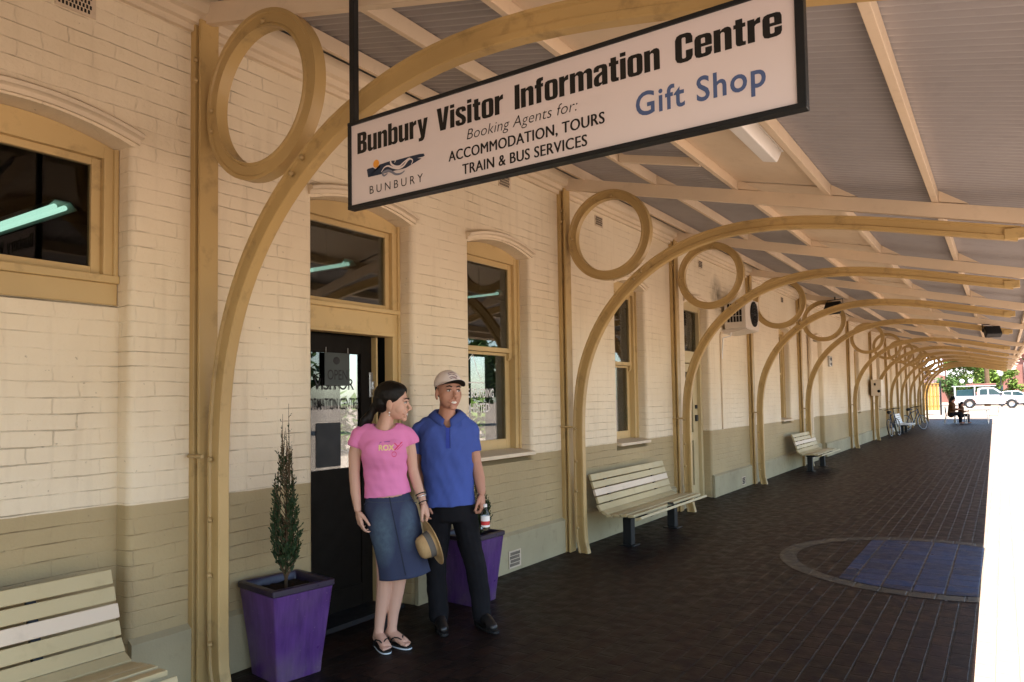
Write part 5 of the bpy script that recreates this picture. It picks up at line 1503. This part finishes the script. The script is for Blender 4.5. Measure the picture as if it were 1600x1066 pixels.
# seated people at a table
def seated(label, loc, rz, s, mats, hat):
    t = thing('person', label, 'person', loc, rz)
    mb = MB(); k = s
    mb.chain([(0,0,.50*k),(.02*k,0,.72*k),(.05*k,0,.98*k)], [.17*k,.155*k,.15*k]); mb.cone((.06*k,0,1.05*k),(.1*k,0,1.2*k),.06*k,.06*k); mb.ell((.12*k,0,1.27*k),(.095*k,.08*k,.12*k))
    mb.ell((.215*k,0,1.25*k),(.02*k,.014*k,.02*k),None,2)
    for q in (-1, 1):
        mb.chain([(0,q*.1*k,.52*k),(.42*k,q*.12*k,.54*k),(.40*k,q*.12*k,.12*k)], [.1*k,.075*k,.05*k]); mb.cone((.38*k,q*.12*k,.06*k),(.56*k,q*.12*k,.05*k),.045*k,.035*k)
        mb.chain([(.05*k,q*.19*k,.98*k),(.08*k,q*.23*k,.74*k),(.36*k,q*.16*k,.76*k)], [.065*k,.052*k,.038*k])
        hand(mb, (.37*k,q*.16*k,.76*k), (1,0,.05), (0,0,-1), (0,-q,0), .17*k)
    mb.remesh('body', M['skin_m'], t, .016, 3)
    mb = MB(); mb.chain([(0,0,.50*k),(.02*k,0,.72*k),(.05*k,0,.99*k)], [.185*k,.17*k,.165*k])
    for q in (-1, 1): mb.chain([(.05*k,q*.19*k,.98*k),(.08*k,q*.23*k,.74*k),(.28*k,q*.17*k,.755*k)], [.08*k,.066*k,.052*k])
    mb.remesh('jacket', mats[0], t, .016, 3)
    mb = MB()
    for q in (-1, 1): mb.chain([(0,q*.1*k,.50*k),(.43*k,q*.12*k,.54*k),(.41*k,q*.12*k,.10*k)], [.115*k,.09*k,.065*k])
    mb.remesh('trousers', mats[1], t, .016, 3)
    mb = MB(); mb.ell((.10*k,0,1.31*k),(.11*k,.095*k,.11*k)); mb.chain([(.0,0,1.25*k),(-.06*k,0,1.1*k)],[.08*k,.05*k]); mb.build('hair', M['hair'], t, True)
    if hat:
        mb = MB(); mb.lathe([(.0,.11*k),(.085*k,.10*k),(.10*k,.0),(.19*k,-.02*k),(.19*k,-.03*k),(0,-.02*k)], 20, Matrix.Translation((.11*k,0,1.36*k))); mb.build('hat', M['trousers'], t, True, 40)
    return t
def chair(label, loc, rz):
    t = thing('cafe_chair', label, 'chair', loc, rz, 'metal cafe chairs at the far table')
    mb = MB(); mb.box(-.2,.22,-.2,.2,.43,.455,.008); mb.build('seat', M['black_metal'], t)
    mb = MB(); mb.box(-.225,-.2,-.2,.2,.58,.86,.01); mb.build('backrest', M['black_metal'], t)
    for x, y in ((.2,.19),(.2,-.19)):
        mb = MB(); mb.tube([(x,y,.44),(x+.06,y,0)], .017, 6); mb.build('leg', M['steel'], t)
    for y in (.19,-.19):
        mb = MB(); mb.tube([(-.27,y,0),(-.18,y,.44),(-.22,y,.86)], .017, 6); mb.build('leg', M['steel'], t)
    return t
seated('person in brown jacket and black hat seated at the far cafe table', (1.55, 45.3, 0), .15, 1.0, (M['brown'], M['trousers']), True)
seated('smaller brown-clad person seated close beside the one in the black hat', (1.95, 45.9, 0), .1, .82, (M['brown'], M['jeans']), False)
chair('metal cafe chair under the person in the black hat', (1.5, 45.3, 0), .15)
chair('metal cafe chair under the smaller seated person', (1.9, 45.9, 0), .1)
chair('empty metal cafe chair at the right end of the far table', (3.45, 45.6, 0), PI)
t = thing('cafe_table', 'rectangular metal cafe table at the far end of the verandah', 'table', (2.75, 45.5, 0), 0)
mb = MB(); mb.box(-.6,.55,-.38,.38,.70,.735,.008); mb.build('tabletop', M['steel'], t)
for x, y in ((-.5,-.3),(.45,-.3),(.45,.3),(-.5,.3)):
    mb = MB(); mb.tube([(x*.85,y,.70),(x,y,0)], .016, 6); mb.build('leg', M['steel'], t)
mb = MB(); mb.tube([(-.46,-.3,.3),(.42,-.3,.3)], .012, 6); mb.build('stretcher', M['steel'], t)

# bicycles
def bicycle(label, loc, rz, lean):
    t = thing('bicycle', label, 'bicycle', loc, rz, 'bicycles leaning on the wall')
    t.rotation_euler = (0, lean, rz)
    for y in (-.52, .52):
        mb = MB(); mb.tube([(0, y+.325*math.cos(a*PI/16), .34+.325*math.sin(a*PI/16)) for a in range(33)], .019, 8, False); w = mb.build('wheel', M['rubber'], t, True)
        mb = MB(); mb.tube([(0, y+.30*math.cos(a*PI/16), .34+.30*math.sin(a*PI/16)) for a in range(33)], .009, 6, False)
        for k in range(12):
            a = PI*k/6; mb.tube([(0,y,.34),(0,y+.3*math.cos(a),.34+.3*math.sin(a))], .0025, 4)
        mb.build('rim', M['steel'], w, True)
    mb = MB()
    for a, b_ in (((0,-.52,.34),(0,-.06,.33)),((0,-.52,.34),(0,-.16,.80)),((0,-.06,.33),(0,-.18,.86)),((0,-.06,.33),(0,.34,.84)),((0,-.15,.78),(0,.33,.90)),((0,.32,.95),(0,.52,.34))): mb.tube([a, b_], .018, 8)
    mb.build('frame', M['navy'], t, True)
    mb = MB(); mb.tube([(-.28,.24,1.04),(-.1,.34,1.06),(.1,.34,1.06),(.28,.24,1.04)], .014, 8); mb.tube([(0,.30,.93),(0,.33,1.06)], .016, 8); mb.build('handlebar', M['black_metal'], t, True)
    mb = MB(); mb.chain([(0,-.30,.93),(0,-.12,.94),(0,-.02,.93)], [.07,.05,.02]); mb.build('saddle', M['black_metal'], t, True)
    mb = MB(); mb.tube([(-.1,-.06,.19),(.0,-.06,.19),(.0,-.06,.47),(.1,-.06,.47)], .011, 6); mb.build('crank', M['steel'], t)
bicycle('dark bicycle leaning against the wall right of the far silver bench', (.62, 36.9, 0), -.55, -.15)
bicycle('bicycle showing only its pale wheel left of the far silver bench', (.42, 31.4, 0), -.15, -.15)

# white utility
def car_wheel(t, x, y, r=.36):
    mb = MB(); mm = Matrix.Translation((x, y, r)) @ Matrix.Rotation(PI/2, 4, 'X')
    mb.lathe([(.2,-.1),(r-.02,-.1),(r,-.07),(r,.07),(r-.02,.1),(.2,.1)], 28, mm, False); w = mb.build('wheel', M['tyre'], t, True, 40)
    mb = MB(); mb.lathe([(0,.06),(.06,.075),(.09,.055),(.19,.075),(.215,.09),(.215,-.08),(0,-.08)], 22, mm, False)
    mb.build('rim', M['steel'], w, True, 35)
def arch_profile(pts, wheels, r):
    """side outline with wheel arches cut into the lower edge, walking back along it"""
    out = list(pts)
    for wx in sorted(wheels, reverse=True):
        for k in range(11):
            a = PI*k/10; out.append((wx+r*math.cos(a), .36+r*math.sin(a)))
    return out
t = thing('utility_truck', 'white double cab utility with ladder rack parked beyond the cafe table', 'utility truck', (.42, 71.2, G), 0)
wh = (1.13, 4.02)
low = [(0.05,.48),(.0,.60),(.0,1.0),(1.62,1.0),(1.63,1.03),(3.55,1.03),(3.65,1.06),(4.6,.98),(4.88,.90),(4.95,.72),(4.95,.42)]
mb = MB(); mb.prism(arch_profile([(x, z) for x, z in low], wh, .45), 1, 0, 1.72, .02); mb.build('body', M['car'], t, True, 30)
cab = [(1.66,1.03),(1.70,1.60),(1.85,1.665),(2.2,1.69),(2.75,1.68),(2.92,1.64),(3.62,1.04)]
mb = MB(); mb.prism(cab, 1, .1, 1.62, .03); mb.build('cab', M['car'], t, True, 30)
for pts in ([(1.86,1.10),(1.88,1.52),(1.95,1.57),(2.38,1.58),(2.40,1.10)], [(2.50,1.10),(2.49,1.58),(2.80,1.57),(2.90,1.52),(3.36,1.12),(3.34,1.10)]):
    mb = MB(); mb.prism(pts, 1, .085, .1); mb.build('side_window', M['car_glass'], t)
mb = MB(); mb.prism([(2.96,1.61),(3.60,1.08),(3.63,1.08),(2.99,1.63)], 1, .18, 1.54); mb.build('windscreen', M['car_glass'], t)
for x in (1.74, 2.45, 3.35):
    mb = MB(); mb.box(x, x+.012, -.003, 0, .55, 1.0); mb.build('door_gap', M['slot'], t)
for x in (2.05, 2.72): mb = MB(); mb.box(x, x+.16, -.02, -.002, .90, .94, .004); mb.build('door_handle', M['black_metal'], t)
mb = MB(); mb.box(3.25, 3.42, -.12, .06, 1.10, 1.24, .03); mb.build('mirror', M['black_metal'], t)
mb = MB(); mb.box(4.80, 4.97, .08, 1.64, .38, .62, .03); mb.build('bumper', M['black_metal'], t)
mb = MB(); mb.box(4.82, 4.955, .04, .4, .70, .86, .02); mb.build('headlight', M['silver'], t)
mb = MB(); mb.box(-.02, .02, .03, .18, .62, .92, .01); mb.build('tail_light', M['red'], t)
mb = MB(); mb.box(.3, 4.9, .15, 1.57, .30, .44); mb.build('chassis', M['black_metal'], t)
for x in wh: car_wheel(t, x, .11); car_wheel(t, x, 1.61)
mb = MB()
for x in (.08, 1.5):
    for y in (.1, 1.62): mb.tube([(x,y,1.0),(x,y,1.82)], .03, 6)
for y in (.1, 1.62): mb.tube([(-.1,y,1.82),(3.0,y,1.84)], .03, 6)
for x in (0,.75,1.5,2.8): mb.tube([(x,.1,1.84),(x,1.62,1.84)], .025, 6)
mb.build('ladder_rack', M['car'], t)
mb = MB(); mb.tube([(.9,.5,1.94),(3.0,.5,1.96)], .07, 10); mb.tube([(.9,.7,1.94),(3.0,.7,1.96)], .05, 8); mb.build('pipe_load', M['redbrick'], t)
mb = MB(); mb.prism([(.2,1.0),(.25,1.5),(1.5,1.58),(1.6,1.0)], 1, .2, 1.5, .03); mb.build('canopy', M['car_glass'], t)

def sedan(label, loc, rz, mat):
    t = thing('parked_car', label, 'car', loc, rz, 'parked cars behind the white utility')
    low = [(0,.42),(.0,.85),(.3,.92),(3.2,.93),(4.2,.80),(4.35,.6),(4.35,.38)]
    mb = MB(); mb.prism(arch_profile(low, (.85, 3.45), .40), 1, 0, 1.65, .03); mb.build('body', mat, t, True, 30)
    mb = MB(); mb.prism([(.45,.92),(.95,1.36),(1.4,1.42),(2.2,1.41),(3.15,.93)], 1, .12, 1.53, .04); mb.build('cabin', mat, t, True, 30)
    for pts in ([(.78,.96),(1.06,1.32),(1.62,1.36),(1.64,.96)], [(1.74,.96),(1.72,1.36),(2.15,1.35),(2.85,.96)]):
        mb = MB(); mb.prism(pts, 1, .105, .12); mb.build('side_window', M['car_glass'], t)
    for x in (.85, 3.45): car_wheel(t, x, .1, .31); car_wheel(t, x, 1.55, .31)
sedan('white sedan half hidden behind the front of the white utility', (4.9, 79, G), .1, M['car'])
sedan('silver sedan parked behind the middle of the white utility', (2.9, 84, G), .05, M['car2'])

# globe street lamps
def lamp(label, loc, n):
    t = thing('globe_lamp', label, 'street lamp', loc, 0, 'globe lamps in the car park')
    mb = MB(); h = loc_h
    mb.lathe([(.09,0),(.09,.05),(.05,.12),(.035,h),(.0,h)], 12, None); mb.build('post', M['black_metal'], t, True, 40)
    for x in ((-.32,.32) if n == 2 else (0,)):
        mb = MB(); mb.ell((x,0,h+.17),(.19,.19,.19)); mb.build('globe', M['globe'], t, True)
        if x: mb = MB(); mb.tube([(0,0,h-.1),(x*.7,0,h-.12),(x,0,h)], .02, 6); mb.build('arm', M['black_metal'], t, True)
loc_h = 2.15; lamp('black lamp post with two white globes behind the utility', (1.18, 76.5, G), 2)
loc_h = 2.75; lamp('black lamp post with one white globe near the small pale tree', (3.75, 78, G), 1)

# red brick building across the car park
t = thing('brick_building', 'red brick building with broad white panels across the car park', 'building', (0, 118, G), 0)
mb = MB(); mb.box(-14, 22, 0, 10, 0, 6.6); mb.build('wall', M['redbrick'], t)
mb = MB(); mb.prism([(-.6, 6.5), (5, 9.0), (10.6, 6.5), (10.6, 6.3), (-.6, 6.3)], 0, -14.6, 22.6); mb.build('roof', M['redbrick'], t)
for a, b_, z0, z1 in ((-2.6, .8, 3.2, 5.0), (1.6, 4.1, 2.8, 5.2), (6.3, 9.6, 3.0, 5.2), (-12, -4, 3.0, 5.0), (11, 18, 3.0, 5.2)):
    mb = MB(); mb.box(a, b_, -.25, 0, z0, z1); mb.build('white_panel', M['white'], t)
    mb = MB(); mb.box(a+.2, b_-.2, -.03, 0, .4, 2.3); mb.build('window', M['car_glass'], t)
t = thing('pink_house', 'pale pink rendered house behind the left end of the yellow fence', 'house', (-9.5, 96, G), 0)
mb = MB(); mb.box(0, 7, 0, 8, 0, 3.6); mb.build('wall', paint('pink_render', (.62,.42,.38,1), .8, .06, 4, .1), t)
mb = MB(); mb.prism([(-.5, 3.6), (4, 5.6), (8.5, 3.6), (8.5, 3.45), (-.5, 3.45)], 0, -.5, 7.5); mb.build('roof', M['car2'], t)
for x in (1.0, 4.2):
    mb = MB(); mb.box(x, x+1.6, -.05, 0, 1.0, 2.4); w = mb.build('window', M['car_glass'], t)
    mb = MB()
    for a, b_, c, d in ((x-.08,x,.92,2.48),(x+1.6,x+1.68,.92,2.48),(x,x+1.6,2.4,2.48),(x,x+1.6,.92,1.0)): mb.box(a, b_, -.08, 0, c, d)
    mb.build('frame', M['white'], w)
